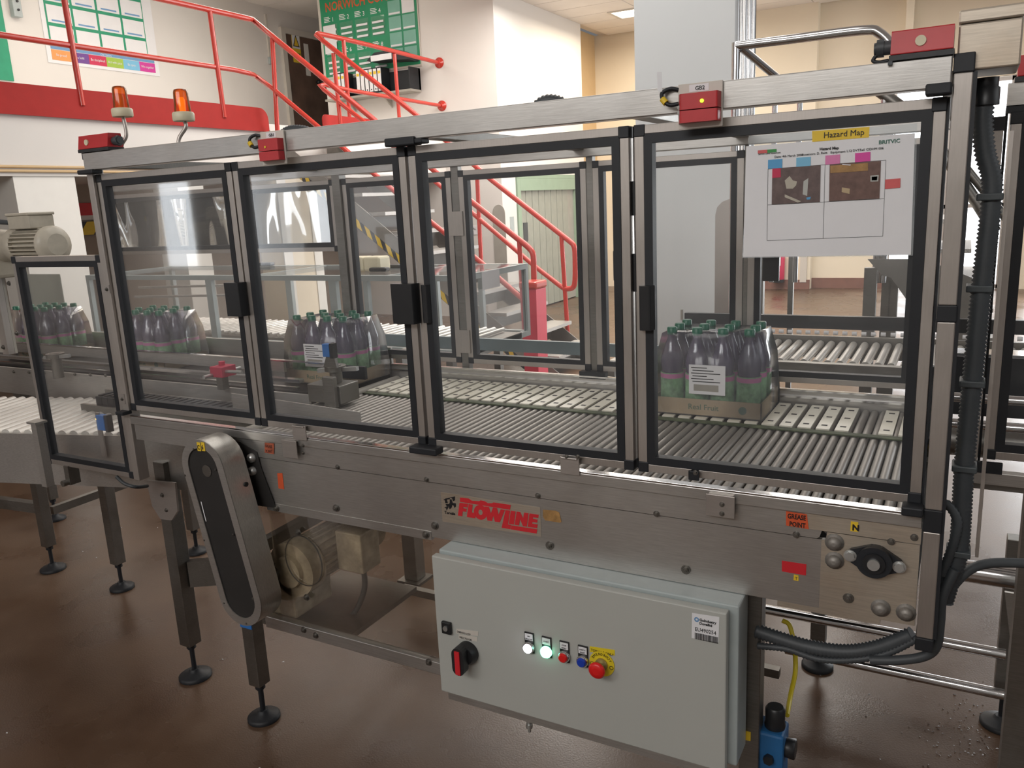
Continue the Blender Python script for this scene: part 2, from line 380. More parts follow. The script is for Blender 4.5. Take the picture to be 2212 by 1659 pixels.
# stripe and hazard band on the wall under the mezzanine
zr = PX(185, 450, XU+.02); zh = PX(190, 496, XU+.02)
S('trim_2', 'sred', ((XU, -2, zr.z-.08), (XU+.03, 6, zr.z+.06)))
S('trim_3', 'wall', ((XU, -2, zh.z+.11), (XU+.02, 6, zr.z-.08)))
hb = S('trim_4', 'htape', ((XU, -2, zh.z-.06), (XU+.06, 6, zh.z+.09)))
h0 = None
for k in range(20):
    y = -1.9+.39*k
    if h0 is None: h0 = MB().prism([(XU+.0605, y, zh.z-.06), (XU+.0605, y+.18, zh.z-.06), (XU+.0605, y+.30, zh.z+.09), (XU+.0605, y+.12, zh.z+.09)], (.003, 0, 0)).build('hazard_stripe', 'yellow', hb)
    else: dup(h0, (0, .39*k, 0))
# mezzanine slab
S('mezzanine_slab', 'wall', ((XP, -6, 2.13), (XM, YW, 2.68)), ((XP, YW, 2.4), (-9.05, 12, 2.68)))
S('mezzanine_edge', 'wall', ((XM, -6, 2.10), (XM+.03, 5.37, 2.60)), ((XM, 6.37, 2.10), (XM+.03, YW, 2.60)))
def pillar(name, ya, yb, mat='pvc', x0=XM-.35, x1=XM+.015):
    o = struct(MB().box((x0, ya, 0), (x1, yb, 2.13)).build(name, mat)); return o
pillar('column', PX(23, 371, XM).y, PX(157, 373, XM).y)
cl = pillar('column', 5.47, 6.10, 'wallc')
MB().box((XM+.015, 5.46, 0), (XM+.025, 5.60, 2.13)).box((XM+.015, 5.97, 0), (XM+.025, 6.11, 2.13)).build('corner_strip', 'pvc', cl)
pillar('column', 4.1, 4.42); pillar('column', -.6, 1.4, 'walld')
# tall cool white pillar
a, b = PY(1374, 350, 4.2).x, PY(1590, 350, 4.28).x
wp = struct(MB().box((a, 4.2, 0), (b, 4.28, 4.62)).build('pillar', 'pillar'))
q = PY(1473, 679, 4.199)
MB().box((q.x-.008, 4.192, q.z-.04), (q.x+.008, 4.2, q.z+.035)).build('slot', 'plate', wp)

# kick plates along the mezzanine edge
def kick(name, label, pts):
    P = [Vector(p) for p in pts]
    o = MB().prism(P, (.012, 0, 0)).build(name, 'rail_red2'); tag(o, label, 'kick plate'); 
    return o
def rounded(y0, y1, z0, z1, r, x, left=False):
    P = [(x, y0, z0), (x, y1, z0)]
    P = []
    cs = [(y0, z0, 0, 0), (y1, z0, 0, 0), (y1, z1, 1, 0), (y0, z1, 1, 1 if left else 0)]
    P.append((x, y0, z0)); P.append((x, y1, z0))
    for k in range(7): t = math.pi/2*k/6; P.append((x, y1-r+r*math.cos(t), z1-r+r*math.sin(t)))
    if left:
        for k in range(7): t = math.pi/2+math.pi/2*k/6; P.append((x, y0+r+r*math.cos(t), z1-r+r*math.sin(t)))
    else: P.append((x, y0, z1))
    return P
k1 = kick('kick_plate', 'long red steel kick plate along the mezzanine edge, upper left', rounded(-5.5, 5.40, 2.60, 2.835, .12, XM+.05))
MB().box((XM+.062, -5.5, 2.585), (XM+.075, 5.38, 2.64)).build('lower_flange', 'rail_red2', k1)
kick('kick_plate', 'short red kick plate on the landing left of the binders', rounded(6.30, 7.55, 2.62, 2.835, .06, XM+.05, True))

# ---- red handrails
def post(h, p, q, r=.025): return MB().cyl(p, q, r, n=12).build('post', 'rail_red', h)
R = .029
h1 = thing('handrail', 'nearer red tubular handrail, along the mezzanine and down to the first end loop', 'handrail', (XM, 5.37, 2.7))
YN, YF = 5.37, 6.40
n_top = [(XM+.03, -3, 3.75), (XM+.03, 2, 3.75), (XM+.03, 4.7, 3.75)]
top = [PY(545, 42, YN)+Vector((0, 0, 0)), PY(600, 88, YN), PY(813, 263, YN), PY(1003, 423, YN), PY(1120, 517, YN)]
loop = [PY(1140, 533, YN), PY(1151, 548, YN), PY(1153, 575, YN), PY(1153, 630, YN), PY(1147, 648, YN), PY(1131, 650, YN)]
MB().tube(n_top+bez([(XM+.03, 5.0, 3.75), (XM+.06, 5.25, 3.74), top[0]], 5)+top[1:4]+bez([top[4]]+loop, 4), R, 12).build('top_rail', 'rail_red', h1)
mid = [PY(553, 165, YN), PY(590, 192, YN), PY(692, 278, YN), PY(928, 477, YN), PY(1039, 567, YN), PY(1131, 648, YN)]
MB().tube([(XM+.03, -3, 3.2), (XM+.03, 4.7, 3.2)]+bez([(XM+.03, 5.0, 3.2), (XM+.05, 5.22, 3.18), mid[0]], 5)+mid[1:], R*.9, 12).build('middle_rail', 'rail_red', h1)
for yy in (1.8, 3.17, 4.77):
    post(h1, (XM+.06, yy, 2.70), (XM+.03, yy, 3.74))
post(h1, PY(600, 295, YN), PY(588, 82, YN)); post(h1, PY(1135, 745, YN), PY(1122, 522, YN)); post(h1, PY(928, 600, YN), PY(918, 352, YN))
h2 = thing('handrail', 'farther red tubular handrail, down to the end loop in front of the green doorway', 'handrail', (XM, YF, 2.7))
ft = [PX(682, 74, XM+.03), PY(905, 253, YF), PY(1061, 388, YF), PY(1210, 505, YF)]
MB().tube(bez([PX(945, 135, XM+.03), PX(800, 98, XM+.03), PX(700, 75, XM+.03), PX(683, 73, XM+.03)], 3)[:-1]+[ft[0], PY(700, 90, YF)]+ft[1:]
   + bez([PY(1228, 519, YF), PY(1239, 530, YF), PY(1242, 550, YF), PY(1242, 605, YF), PY(1236, 622, YF), PY(1217, 624, YF)], 4), R, 12).build('top_rail', 'rail_red', h2)
MB().tube([PX(950, 228, XM+.03), PX(760, 196, XM+.03), PX(700, 183, XM+.03), PX(690, 184, XM+.03), PY(700, 194, YF), PY(785, 262, YF), PY(1004, 446, YF), PY(1155, 575, YF), PY(1216, 622, YF)], R*.9, 12).build('middle_rail', 'rail_red', h2)
for (a1, b1), (a2, b2), f in (((720, 115), (736, 275), YF), ((1030, 365), (1041, 600), YF), ((1213, 510), (1228, 748), YF)): post(h2, PY(a2, b2, f), PY(a1, b1, f))
for (a1, b1), (a2, b2) in (((742, 87), (757, 275)), ((852, 117), (864, 275))): post(h2, PX(a2, b2, XM+.03), PX(a1, b1, XM+.03))
for px, py in ((945, 135), (950, 228)):
    f = PX(px, py, XM+.03); MB().lathe([(0, .075), (.015, .075), (.02, .035), (.05, .03)], (f.x, YW, f.z), (0, -1, 0), 20).build('wall_flange', 'rail_red', h2)

# ---- staircase
st = thing('staircase', 'grey steel staircase with hazard striped stringer behind the guard doors', 'staircase', (XM, 5.37, 0))
SL = .74
def ztop(x): return 1.821-SL*(x+5.807)
for yy in (5.40, 6.36):
    xs, xe = XM+.03, -5.807+1.821/SL
    MB().prism([(xs, yy, ztop(xs)), (xe, yy, 0.001), (xe-.35, yy, 0.001), (xs, yy, ztop(xs)-.26)], (0, .012, 0)).build('stringer', 'stair', st)
for k in range(12):
    z = 2.70-.208*(k+1); x = -5.807+(1.821-z)/SL-.03
    t = MB().box((x, 5.42, z-.035), (x+.25, 6.35, z)).build('tread', 'tread', st)
    if k > 3: MB().box((x-.004, 5.42, z-.05), (x, 6.35, z-.20)).build('riser', 'stair', t)
MB().prism([(XM+.05, 5.396, ztop(XM+.05)-.262), (-3.78, 5.396, ztop(-3.78)-.262), (-3.78, 5.396, ztop(-3.78)-.17), (XM+.05, 5.396, ztop(XM+.05)-.17)], (0, .003, 0)).build('hazard_tape', 'htape', st)
hs = None
for k in range(23):
    x = XM+.12+.129*k; z = ztop(x)-.26
    if z < .08: break
    if hs is None: hs = MB().prism([(x+.03, 5.394, z-.02), (x+.095, 5.394, z-.068), (x+.06, 5.394, z+.045), (x-.005, 5.394, z+.093)], (0, .002, 0)).build('hazard_stripe', 'yellow', st); x00, z00 = x, z
    else: dup(hs, (x-x00, 0, z-z00))
wt = PY(838, 490, 5.6); text('lettering', 'Waste', 'black', (wt.x, 5.9, wt.z-.05), X, Z, .11, st)

# ---- noticeboard over the mezzanine (on the wall x = XP)
nb = thing('noticeboard', 'white noticeboard with green grid and coloured value strip above the mezzanine', 'noticeboard', (XP, 5, 3.4))
ya, yb = PX(103, 131, XP).y, PX(345, 167, XP).y; zb = PX(103, 131, XP).z; zt = 4.80
def bx(name, mat, y0, y1, z0, z1, x=XP, th=.004, parent=nb): return MB().box((x, y0, z0), (x+th, y1, z1)).build(name, mat, parent)
bx('backing_board', 'white', ya, yb, zb-.02, zt, th=.012)
W = yb-ya
bx('green_panel', 'bgreen', ya+.06, yb-.16, zb+.20, zt-.02, XP+.012)
gw = (W-.22)/4
for c in range(4):
    for r_ in range(4):
        z0 = zb+.215+.257*r_
        if z0+.2 > zt: continue
        s = bx('notice_sheet', 'white', ya+.06+gw*c+.02, ya+.06+gw*(c+1)-.015, z0, z0+.215, XP+.016, .003)
        bx('blue_bar', 'c_blue', ya+.06+gw*c+.07, ya+.06+gw*(c+1)-.06, z0+.02, z0+.04, XP+.019, .001, s)
bx('photo_block', 'c_pink', ya+.09, ya+.06+gw*.6, zb+.215+.257*2+.10, zb+.215+.257*2+.20, XP+.019, .002)
bx('photo_block', 'c_teal', ya+.06+gw*.6, ya+.04+gw, zb+.215+.257*2+.02, zb+.215+.257*2+.12, XP+.0195, .002)
bx('title_strip', 'c_blue', ya+.06, yb-.07, zb+.152, zb+.188, XP+.012)
text('title', 'Our Values', 'white', (XP+.018, (ya+yb)/2, zb+.156), (0, 1, 0), Z, .036, nb, 'CENTER')
vw = (W-.13)/6
for c, (mname, s) in enumerate((('c_orange', 'Be proud'), ('c_purple', 'Be bold'), ('c_red', 'Be disciplined'), ('c_lime', 'Act with pace'), ('c_sky', 'Be open'), ('c_pink', 'Win together'))):
    bx('value_block', mname, ya+.06+vw*c, ya+.06+vw*(c+1), zb+.020, zb+.145, XP+.012)
    text('value_text', s, 'white', (XP+.018, ya+.06+vw*(c+.5), zb+.07), (0, 1, 0), Z, .045, nb, 'CENTER', sx=.85)
# green sheet at the far left + switch box
g = PX(28, 170, XP); o = MB().box((XP, g.y-1.2, g.z-.03), (XP+.02, g.y, 4.55)).build('green_panel', 'bgreen'); tag(o, 'tall green wall panel at the far left above the mezzanine', 'panel')
g = PX(30, 16, XP); sw = thing('switch_box', 'small grey switch box with two knobs beside the green wall panel', 'switch', (XP, g.y, g.z))
MB().box((XP, g.y-.06, g.z-.12), (XP+.08, g.y+.05, g.z+.3)).build('housing', 'cab2', sw, bevel=.008)
for dz in (-.04, .06): MB().cyl((XP+.08, g.y, g.z+dz), (XP+.095, g.y, g.z+dz), .014).build('knob', 'plastic', sw)

# ---- brown door on the mezzanine
d0, d1 = PX(606, 66, XP), PX(712, 92, XP)
dt = d0.z
dr = struct(MB().box((XP, d0.y+.05, 2.66), (XP+.03, d1.y, dt-.04)).build('door_1', 'wood'))
MB().box((XP, d0.y-.05, 2.66), (XP+.06, d0.y+.05, dt+.05)).box((XP, d0.y+.051, dt-.04), (XP+.06, d1.y+1, dt+.05)).build('door_frame', 'frame', dr)
MB().box((XP+.03, d0.y+.07, 2.70), (XP+.036, d1.y-.02, 3.0)).build('kick_plate', 'kick', dr)
v = PX(663, 130, XP+.03); MB().box((XP+.03, v.y-.05, v.z-.26), (XP+.036, v.y+.06, v.z+.27)).build('vision_panel', 'wall', dr)
v = PX(685, 178, XP+.04); MB().lathe([(0, .02), (.03, .02), (.035, .04), (.07, .04), (.08, .02)], (XP+.03, v.y, v.z), (1, 0, 0)).build('door_knob', 'plastic', dr)
v = PX(639, 92, XP+.03); sg = MB().box((XP+.03, v.y-.10, v.z-.33), (XP+.034, v.y+.10, v.z+.17)).build('warning_sign', 'yellow', dr, label='yellow warning sign with triangle')
MB().box((XP+.034, v.y-.095, v.z-.10), (XP+.0355, v.y+.095, v.z+.165)).build('white_field', 'white', sg)
text('sign_text', 'Danger', 'black', (XP+.036, v.y, v.z-.20), (0, 1, 0), Z, .065, sg, 'CENTER')
MB().prism([(XP+.0355, v.y-.08, v.z-.07), (XP+.0355, v.y+.08, v.z-.07), (XP+.0355, v.y, v.z+.13)], (.001, 0, 0)).build('triangle', 'black', sg)
MB().prism([(XP+.0365, v.y-.055, v.z-.055), (XP+.0365, v.y+.055, v.z-.055), (XP+.0365, v.y, v.z+.09)], (.001, 0, 0)).build('triangle', 'yellow', sg)
o = MB().box((XP+.036, 0, 0), (XP+.036, 0, 0))
v = PX(672, 125, XP+.03)
v = PX(576, 70, XP); c = thing('trunking', 'thin white cable trunking with socket left of the brown door', 'trunking', (XP, v.y, v.z))
MB().box((XP, v.y-.02, v.z-.40), (XP+.03, v.y+.02, v.z+.28)).build('duct', 'frame', c); MB().box((XP, v.y-.04, v.z-.50), (XP+.045, v.y+.07, v.z-.39)).build('socket', 'cab2', c, bevel=.005)

# ---- green score board on the landing wall
sb = thing('display_board', 'green lettered display board with document pockets on landing wall', 'board', (-7, YW, 3.6))
L0 = PY(703, 165, YW-.02); R0 = PY(908, 136, YW-.02); x0, x1, z0 = PY(705, 150, YW).x, R0.x, PY(705, 168, YW-.02).z
zt = z0+1.33; WB = x1-x0
def by(name, mat, a, b, c, d, y=YW, th=.004, parent=sb): return MB().box((x0+a, y-th, z0+c), (x0+b, y, z0+d)).build(name, mat, parent)
by('backing_board', 'frame', -.05, WB+.02, -.03, 1.20, YW, .015); by('green_face', 'bgreen2', 0, WB, 0, 1.18, YW-.015)
text('title', 'NORWICH CONTRACT', 'orange', (x0+.10, YW-.02, z0+.95), X, Z, .185, sb, bold=.003, sx=.86)
kx = WB*.70
for i in range(8):
    cx = .04+(kx-.06)/4*(i % 4); rz = .60 if i < 4 else .13
    for q in range(4): by('caption_line', 'white', cx+.02, cx+.14-.02*(q % 2), rz+.20+.022*q, rz+.21+.022*q, YW-.019, .001)
    text('pocket_number', str(i+1), 'white', (x0+cx+.17, YW-.02, z0+rz+.20), X, Z, .09, sb)
    pk = by('document_pocket', 'glass_far', cx+.03, cx+.28, rz-.12, rz+.16, YW-.03, .003)
    if i == 0: by('sheet', 'white', cx, cx+.24, rz-.26, rz+.15, YW-.032, .002, pk)
    for q in range(3): by('pocket_strip', 'white', cx+.05, cx+.26, rz-.10+.08*q, rz-.07+.08*q, YW-.034, .002, pk)
for c in range(2):
    for r_ in range(5):
        a = kx+.03+(WB-kx-.04)/2*c; b = a+(WB-kx-.04)/2-.03; zz = .95-.222*r_
        p = by('pocket', 'c_teal' if (r_ > 1 or c == 0) and r_ != 0 else 'white', a, b, zz, zz+.20, YW-.019, .006)
        by('pocket_strip', 'white', a+.01, b-.01, zz+.01, zz+.035, YW-.025, .002, p)
# ---- shelf with ring binders
f0, f1 = PY(718, 214, 8.75), PY(892, 224, 8.75); ft_ = PY(890, 143, 8.75)
sh = thing('wall_shelf', 'dark metal wall shelf with angled top under the green board', 'shelf', (f0.x, 8.75, f0.z))
MB().box((f0.x-.12, 8.72, f0.z-.03), (f1.x, 8.99, f0.z)).build('shelf_board', 'plate', sh)
MB().box((f1.x-.02, 8.72, f0.z), (f1.x, 8.99, ft_.z)).box((f0.x-.02, 8.95, f0.z), (f1.x, 8.99, ft_.z)).build('back_panel', 'gasket', sh)
MB().prism([(f1.x-.75, 8.70, f0.z+.46), (f1.x, 8.70, f0.z+.40), (f1.x, 8.70, f0.z+.47), (f1.x-.2, 8.70, f0.z+.56), (f1.x-.6, 8.70, f0.z+.56)], (0, .28, 0)).build('document_tray', 'gasket', sh)
MB().box((f1.x-.66, 8.69, f0.z+.44), (f1.x-.28, 8.70, f0.z+.52)).build('tray_label', 'white', sh)
for a in (f0.x+.25, f0.x+.95): MB().prism([(a, 8.74, f0.z-.03), (a, 8.98, f0.z-.03), (a, 8.98, f0.z-.2)], (.02, 0, 0)).build('bracket', 'plate', sh)
nb_ = 0
xb = f0.x+.06; binder0 = None
for k, wd in enumerate((.075, .075, .075, 0, 0, .08, .08, .08, .08, .08, .08)):
    if wd == 0: xb += .11; continue
    nb_ += 1; b = thing('ring_binder', 'white spined ring binder on the wall shelf, '+('leftmost of the left three', 'middle of the left three', 'right one of the left three', 'first of the right-hand six', 'second of the right-hand six', 'third of the right-hand six', 'fourth of the right-hand six', 'fifth of the right-hand six', 'last of the right-hand six')[nb_-1], 'binder', (xb, 8.75, f0.z), 'ring binders on the wall shelf')
    MB().box((xb, 8.74, f0.z+.001), (xb+wd-.006, 8.95, f0.z+.36)).build('cover', 'gasket', b)
    MB().box((xb+.006, 8.737, f0.z+.03), (xb+wd-.012, 8.74, f0.z+.345)).build('spine_label', 'white', b)
    MB().box((xb+.012, 8.7355, f0.z+.27), (xb+wd-.018, 8.737, f0.z+.31)).build('yellow_tab', 'yellow', b)
    MB().cyl((xb+wd/2-.003, 8.738, f0.z+.06), (xb+wd/2-.003, 8.7355, f0.z+.06), .011).build('finger_ring', 'gasket', b)
    xb += wd

# ---- sage green doorway with folding panels on the side wall
gy0, gy1 = 9.45, 11.66
gd = struct(MB().box((XS-.1, gy0, 0), (XS+.02, gy0+.10, 2.04)).box((XS-.1, gy1-.10, 0), (XS+.02, gy1, 2.04)).box((XS-.1, gy0+.101, 1.86), (XS+.021, gy1-.101, 2.04)).box((XS-.1, gy0, 2.041), (XS+.022, gy1, 2.10)).build('door_2', 'sage'))
n = 8; pw = (gy1-gy0-.44)/n; pn = None
for k in range(n):
    y = gy0+.10+pw*k
    o = MB().prism([(XS-.06, y, .02), (XS-.02, y+.012, .02), (XS-.02, y+pw-.012, .02), (XS-.06, y+pw, .02), (XS-.08, y+pw/2, .02)], (0, 0, 1.84)).build('panel', 'strip', gd) if pn is None else dup(pn, (0, pw*k, 0))
    if pn is None: pn = o
MB().box((XS-.07, gy1-.34, .02), (XS-.03, gy1-.10, 1.86)).build('side_panel', 'plate', gd)
MB().box((XS-.02, gy0+.20, 1.10), (XS-.012, gy0+.34, 1.38)).build('notice', 'conduit', gd)
a = PY(1011, 500, YW-.005); o = thing('wall_sign', 'white sign lettered electrical waste on the landing wall', 'sign', (a.x, YW, a.z))
MB().box((a.x-.16, YW-.006, a.z-.05), (a.x+.17, YW, a.z+.08)).build('sign_plate', 'white', o)
text('lettering', 'ELECTRICAL', 'black', (a.x-.13, YW-.007, a.z+.02), X, Z, .05, o); text('lettering', 'WASTE', 'black', (a.x-.06, YW-.007, a.z-.035), X, Z, .05, o)
a = PY(1078, 480, YW-.01)
P = [(a.x-.11, 8.99, 0), (a.x+.10, 8.99, 0)]+[(a.x+.105*math.cos(math.pi*k/8), 8.99, 1.55+.12*math.sin(math.pi*k/8)) for k in range(9)]+[(a.x-.11, 8.99, 0)]
o = MB().prism(P[1:], (0, .008, 0)).build('arched_cover', 'plate'); tag(o, 'tall grey round-topped cover plate on the wall left of the green doorway', 'cover plate')
a = PX(1106, 484, XS); o = thing('wall_notice', 'small pale notice on the wall beside the green doorway', 'notice', (XS, a.y, a.z))
MB().box((XS, a.y-.06, a.z-.11), (XS+.006, a.y+.06, a.z+.11)).build('sheet', 'cab2', o)
# red bin
a = PY(1143, 725, 4.9)
bn = thing('red_bin', 'pinkish red bin at the foot of the stairs behind the far enclosure', 'bin', (a.x, 4.9, 0))
MB().prism([(a.x-.06, 4.9, 0), (a.x+.08, 4.9, 0), (a.x+.09, 4.9, .92), (a.x-.07, 4.9, .92)], (0, .2, 0)).build('body', 'pink', bn)
MB().box((a.x-.08, 4.88, .92), (a.x+.10, 5.12, .99)).build('lid', 'rail_red', bn, bevel=.02)
# fire extinguisher
a = PY(1683, 585, 13.0)
fe = thing('fire_extinguisher', 'red fire extinguisher hung low on the cream back wall', 'extinguisher', (a.x, 12.95, .15))
MB().lathe([(0, .09), (.02, .1), (.42, .1), (.5, .06), (.53, .03), (.6, .03)], (a.x, 12.95, .15), n=16).build('cylinder', 'c_red', fe)
MB().lathe([(0, .102), (.05, .103)], (a.x, 12.95, .13), n=16).build('base_ring', 'plastic', fe)
MB().box((a.x-.05, 12.845, .42), (a.x+.05, 12.855, .62)).build('label_patch', 'white', fe); MB().box((a.x-.02, 12.9, .74), (a.x+.10, 12.97, .80)).build('valve', 'plastic', fe)
MB().box((a.x-.03, 13.04, .2), (a.x+.03, 13.08, .7)).build('wall_bracket', 'plastic', fe)

# ================================================================ MAIN MACHINE
def quad(name, mat, pts, y=0, th=.0008, parent=None):                 # flat print: polygon given by its corners on the plane y
    return MB().prism([(p.x, y, p.z) for p in pts], (0, -th, 0)).build(name, mat, parent)
def bolt_mesh():
    return MB().cyl((0, 0, 0), (0, -.0015, 0), .0095, n=14).cyl((0, -.0015, 0), (0, -.007, 0), .0062, n=6).cyl((0, -.007, 0), (0, -.009, 0), .003, n=8)
BM = None
def bolt(p, parent, s=1, mat='steel_dark'):
    global BM
    if BM is None:
        o = bolt_mesh().build('bolt', 'steel_dark'); BM = o.data
        bpy.data.objects.remove(o)
    o = bpy.data.objects.new('bolt', BM); C.objects.link(o); L = Vector(origin(parent)); o.parent = parent
    o.location = Vector(p)-L; o.scale = (s, s, s); return o
def foot(parent, x, y, ztop, r=.055, leg=None):
    f = MB().lathe([(0, r), (.010, r), (.015, r*.88), (.022, r*.42), (.034, .017)], (x, y, 0.001), n=24).cyl((x, y, .03), (x, y, ztop), .009).cyl((x, y, ztop-.03), (x, y, ztop-.015), .017, n=6).build('levelling_foot', 'gasket', leg or parent)
    return f

EN = (-1.2, 0, 1.1)
en = thing('guard_enclosure', 'aluminium framed guard enclosure with four clear front doors over the roller bed', 'guard enclosure', EN)
def door(parent, x0, x1, z0, z1, y=0, handle=None, back=False, name='guard_door', wavy=False, alw=.020, caps=True):
    dx, dz, k = alw, .018, .018
    sgn = 1
    fr = MB()
    y1 = y+.028
    fr.box((x0, y, z0), (x0+dx, y1, z1)).box((x1-dx, y, z0), (x1, y1, z1)).box((x0+dx, y, z1-dz), (x1-dx, y1, z1)).box((x0+dx, y, z0), (x1-dx, y1, z0+dz))
    d = fr.build(name, 'alu_v', parent, bevel=.0012)
    g = MB(); a0, a1, b0, b1 = x0+dx, x1-dx, z0+dz, z1-dz
    g.ring([(a0, y-.001, b0), (a1, y-.001, b0), (a1, y-.001, b1), (a0, y-.001, b1)], [(a0+k, y-.001, b0+k), (a1-k, y-.001, b0+k), (a1-k, y-.001, b1-k), (a0+k, y-.001, b1-k)], (0, .024, 0))
    g.build('gasket', 'gasket', d)
    MB().box((a0+k-.004, y+.010, b0+k-.004), (a1-k+.004, y+.013, b1-k+.004)).build('pane', 'glass_wavy' if wavy else ('glass_far' if back else 'glass'), d)
    if caps:
        c = .024
        for cx in (x0-.001, x1-c+.001):
            for cz in (z0-.001, z1-c+.001):
                MB().box((cx, y-.002, cz), (cx+c, y+.030, cz+c)).build('corner_cap', 'gasket', d, bevel=.002)
    return d
ZD0, ZD1 = 1.100, 1.840
DX = [(-2.335, -1.762), (-1.757, -1.182), (-1.172, -.618), (-.606, -.041)]
drs = [door(en, a, b, ZD0, ZD1) for a, b in DX]
def handle(d, x0, x1, z0=1.423, z1=1.517, y=-.028, split=.5):
    xm = x0+(x1-x0)*split
    h = MB().prism([(x0, 0, z0), (x0+.008, y, z0), (x1-.006, y, z0), (x1, 0, z0)], (0, 0, z1-z0)).build('handle', 'plastic', d, bevel=.003)
    return h
handle(drs[0], -1.822, -1.752); handle(drs[1], -1.243, -1.166, 1.418, 1.517); handle(drs[2], -1.162, -1.134, 1.42, 1.513, -.012)
handle(drs[3], -.600, -.563, 1.421, 1.515, -.02)
for hx in (-1.815, -1.238, -.594):
    pass
# hinge pins and posts between doors
MB().cyl((-.612, .02, 1.10), (-.612, .02, 1.84), .004).build('hinge_pin', 'chrome', en)
for a, b in ((1.50, 1.58), (1.66, 1.73)): MB().cyl((-.612, .014, a), (-.612, .014, b), .0065).build('hinge_knuckle', 'plastic', en)
MB().cyl((-1.1775, .015, 1.10), (-1.1775, .015, 1.84), .0035).build('hinge_pin', 'chrome', en)
MB().cyl((-1.7595, .012, 1.63), (-1.7595, .012, 1.72), .0035).build('hinge_knuckle', 'plastic', en)
# top beam, posts and clamps
MB().box((-2.345, -.028, 1.853), (-.036, .004, 1.904)).build('top_beam', 'steel', en, bevel=.002)
MB().box((-2.366, -.01, .86), (-2.338, .03, 1.885)).build('corner_post', 'alu_v', en, bevel=.002)
MB().box((-2.370, -.014, 1.885), (-2.334, .034, 1.912)).build('joint_block', 'gasket', en, bevel=.003)
rp = MB().box((-.033, -.022, 1.100), (-.004, .03, 1.455)).box((-.033, -.022, 1.485), (-.004, .03, 1.875)).box((-.033, -.022, .835), (-.004, .03, 1.055)).build('corner_post', 'alu_v', en, bevel=.002)
MB().box((-.004, -.02, .835), (.002, .028, 1.875)).build('post_side', 'gasket', rp)
for a, b in ((1.455, 1.485), (1.055, 1.100), (1.875, 1.906), (.808, .835)): MB().box((-.0345, -.024, a), (-.0025, .032, b)).build('joint_block', 'gasket', en, bevel=.002)
def clamp(x0, x1, z0, z1): MB().box((x0, -.036, z0), (x1, .0, z1)).build('clamp_block', 'gasket', en, bevel=.003)
clamp(-1.213, -1.128, 1.840, 1.859); clamp(-1.128, -1.108, 1.842, 1.853); clamp(-1.211, -1.128, 1.086, 1.104); clamp(-.074, -.034, 1.842, 1.861); clamp(-.072, -.035, 1.086, 1.104)
clamp(-2.372, -2.30, 1.842, 1.855); clamp(-2.372, -2.335, 1.088, 1.10)
# back and cross frame
MB().box((-3.80, .99, 1.838), (-.036, 1.03, 1.885)).build('back_beam', 'steel', en, bevel=.002)
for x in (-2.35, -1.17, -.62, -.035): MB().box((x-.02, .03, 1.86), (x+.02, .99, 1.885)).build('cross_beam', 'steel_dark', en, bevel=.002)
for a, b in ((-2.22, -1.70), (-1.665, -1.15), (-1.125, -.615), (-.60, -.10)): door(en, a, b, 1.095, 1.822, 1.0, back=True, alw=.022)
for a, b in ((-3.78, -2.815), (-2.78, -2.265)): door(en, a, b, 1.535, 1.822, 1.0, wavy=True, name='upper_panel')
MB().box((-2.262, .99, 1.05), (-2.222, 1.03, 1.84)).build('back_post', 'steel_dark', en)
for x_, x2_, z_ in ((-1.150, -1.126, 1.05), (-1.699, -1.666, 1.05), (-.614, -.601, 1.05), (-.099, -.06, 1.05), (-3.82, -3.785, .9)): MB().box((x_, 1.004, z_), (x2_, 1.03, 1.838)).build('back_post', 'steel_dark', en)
for zz in (1.63, 1.18):
    MB().box((-1.715, .994, zz-.045), (-1.652, .999, zz+.045)).build('hinge_plate', 'alu_v', en)
MB().box((-1.185, .975, 1.07), (-1.085, 1.0, 1.095)).build('clamp_block', 'gasket', en); MB().box((-1.05, .985, 1.42), (-1.005, .998, 1.52)).build('back_handle', 'plastic', en)
MB().box((-.55, .985, 1.42), (-.50, .998, 1.54)).build('back_handle', 'plastic', en)
MB().box((-.0405, .004, 1.10), (-.0362, .03, 1.84)).build('door_seal', 'gasket', en)
# left narrow guard
lg = thing('side_guard', 'narrow aluminium framed guard panel standing over the left roller conveyor', 'guard', (-2.6, 0, .86))
door(lg, -2.845, -2.372, .862, 1.598, -.004, name='guard_panel', alw=.018)
MB().box((-2.372, .0, .88), (-2.366, .02, 1.58)).build('side_post', 'steel_dark', lg)
q = PY(232, 625, -.01); MB().box((q.x-.025, -.012, q.z-.012), (q.x+.012, -.004, q.z+.014)).build('fixing_plate', 'alu', lg); bolt((q.x-.0, -.012, q.z), lg, .7)
q = PY(265, 862, -.01); MB().box((q.x-.015, -.012, q.z-.016), (q.x+.012, -.004, q.z+.018)).build('fixing_plate', 'alu', lg); bolt((q.x, -.012, q.z), lg, .6)
q = PY(165, 1025, .02); MB().box((q.x-.02, -.01, q.z-.03), (q.x+.005, .03, q.z+.04)).cyl((q.x-.01, -.03, q.z-.02), (q.x-.01, .02, q.z-.02), .011).build('clamp', 'steel_dark', lg)

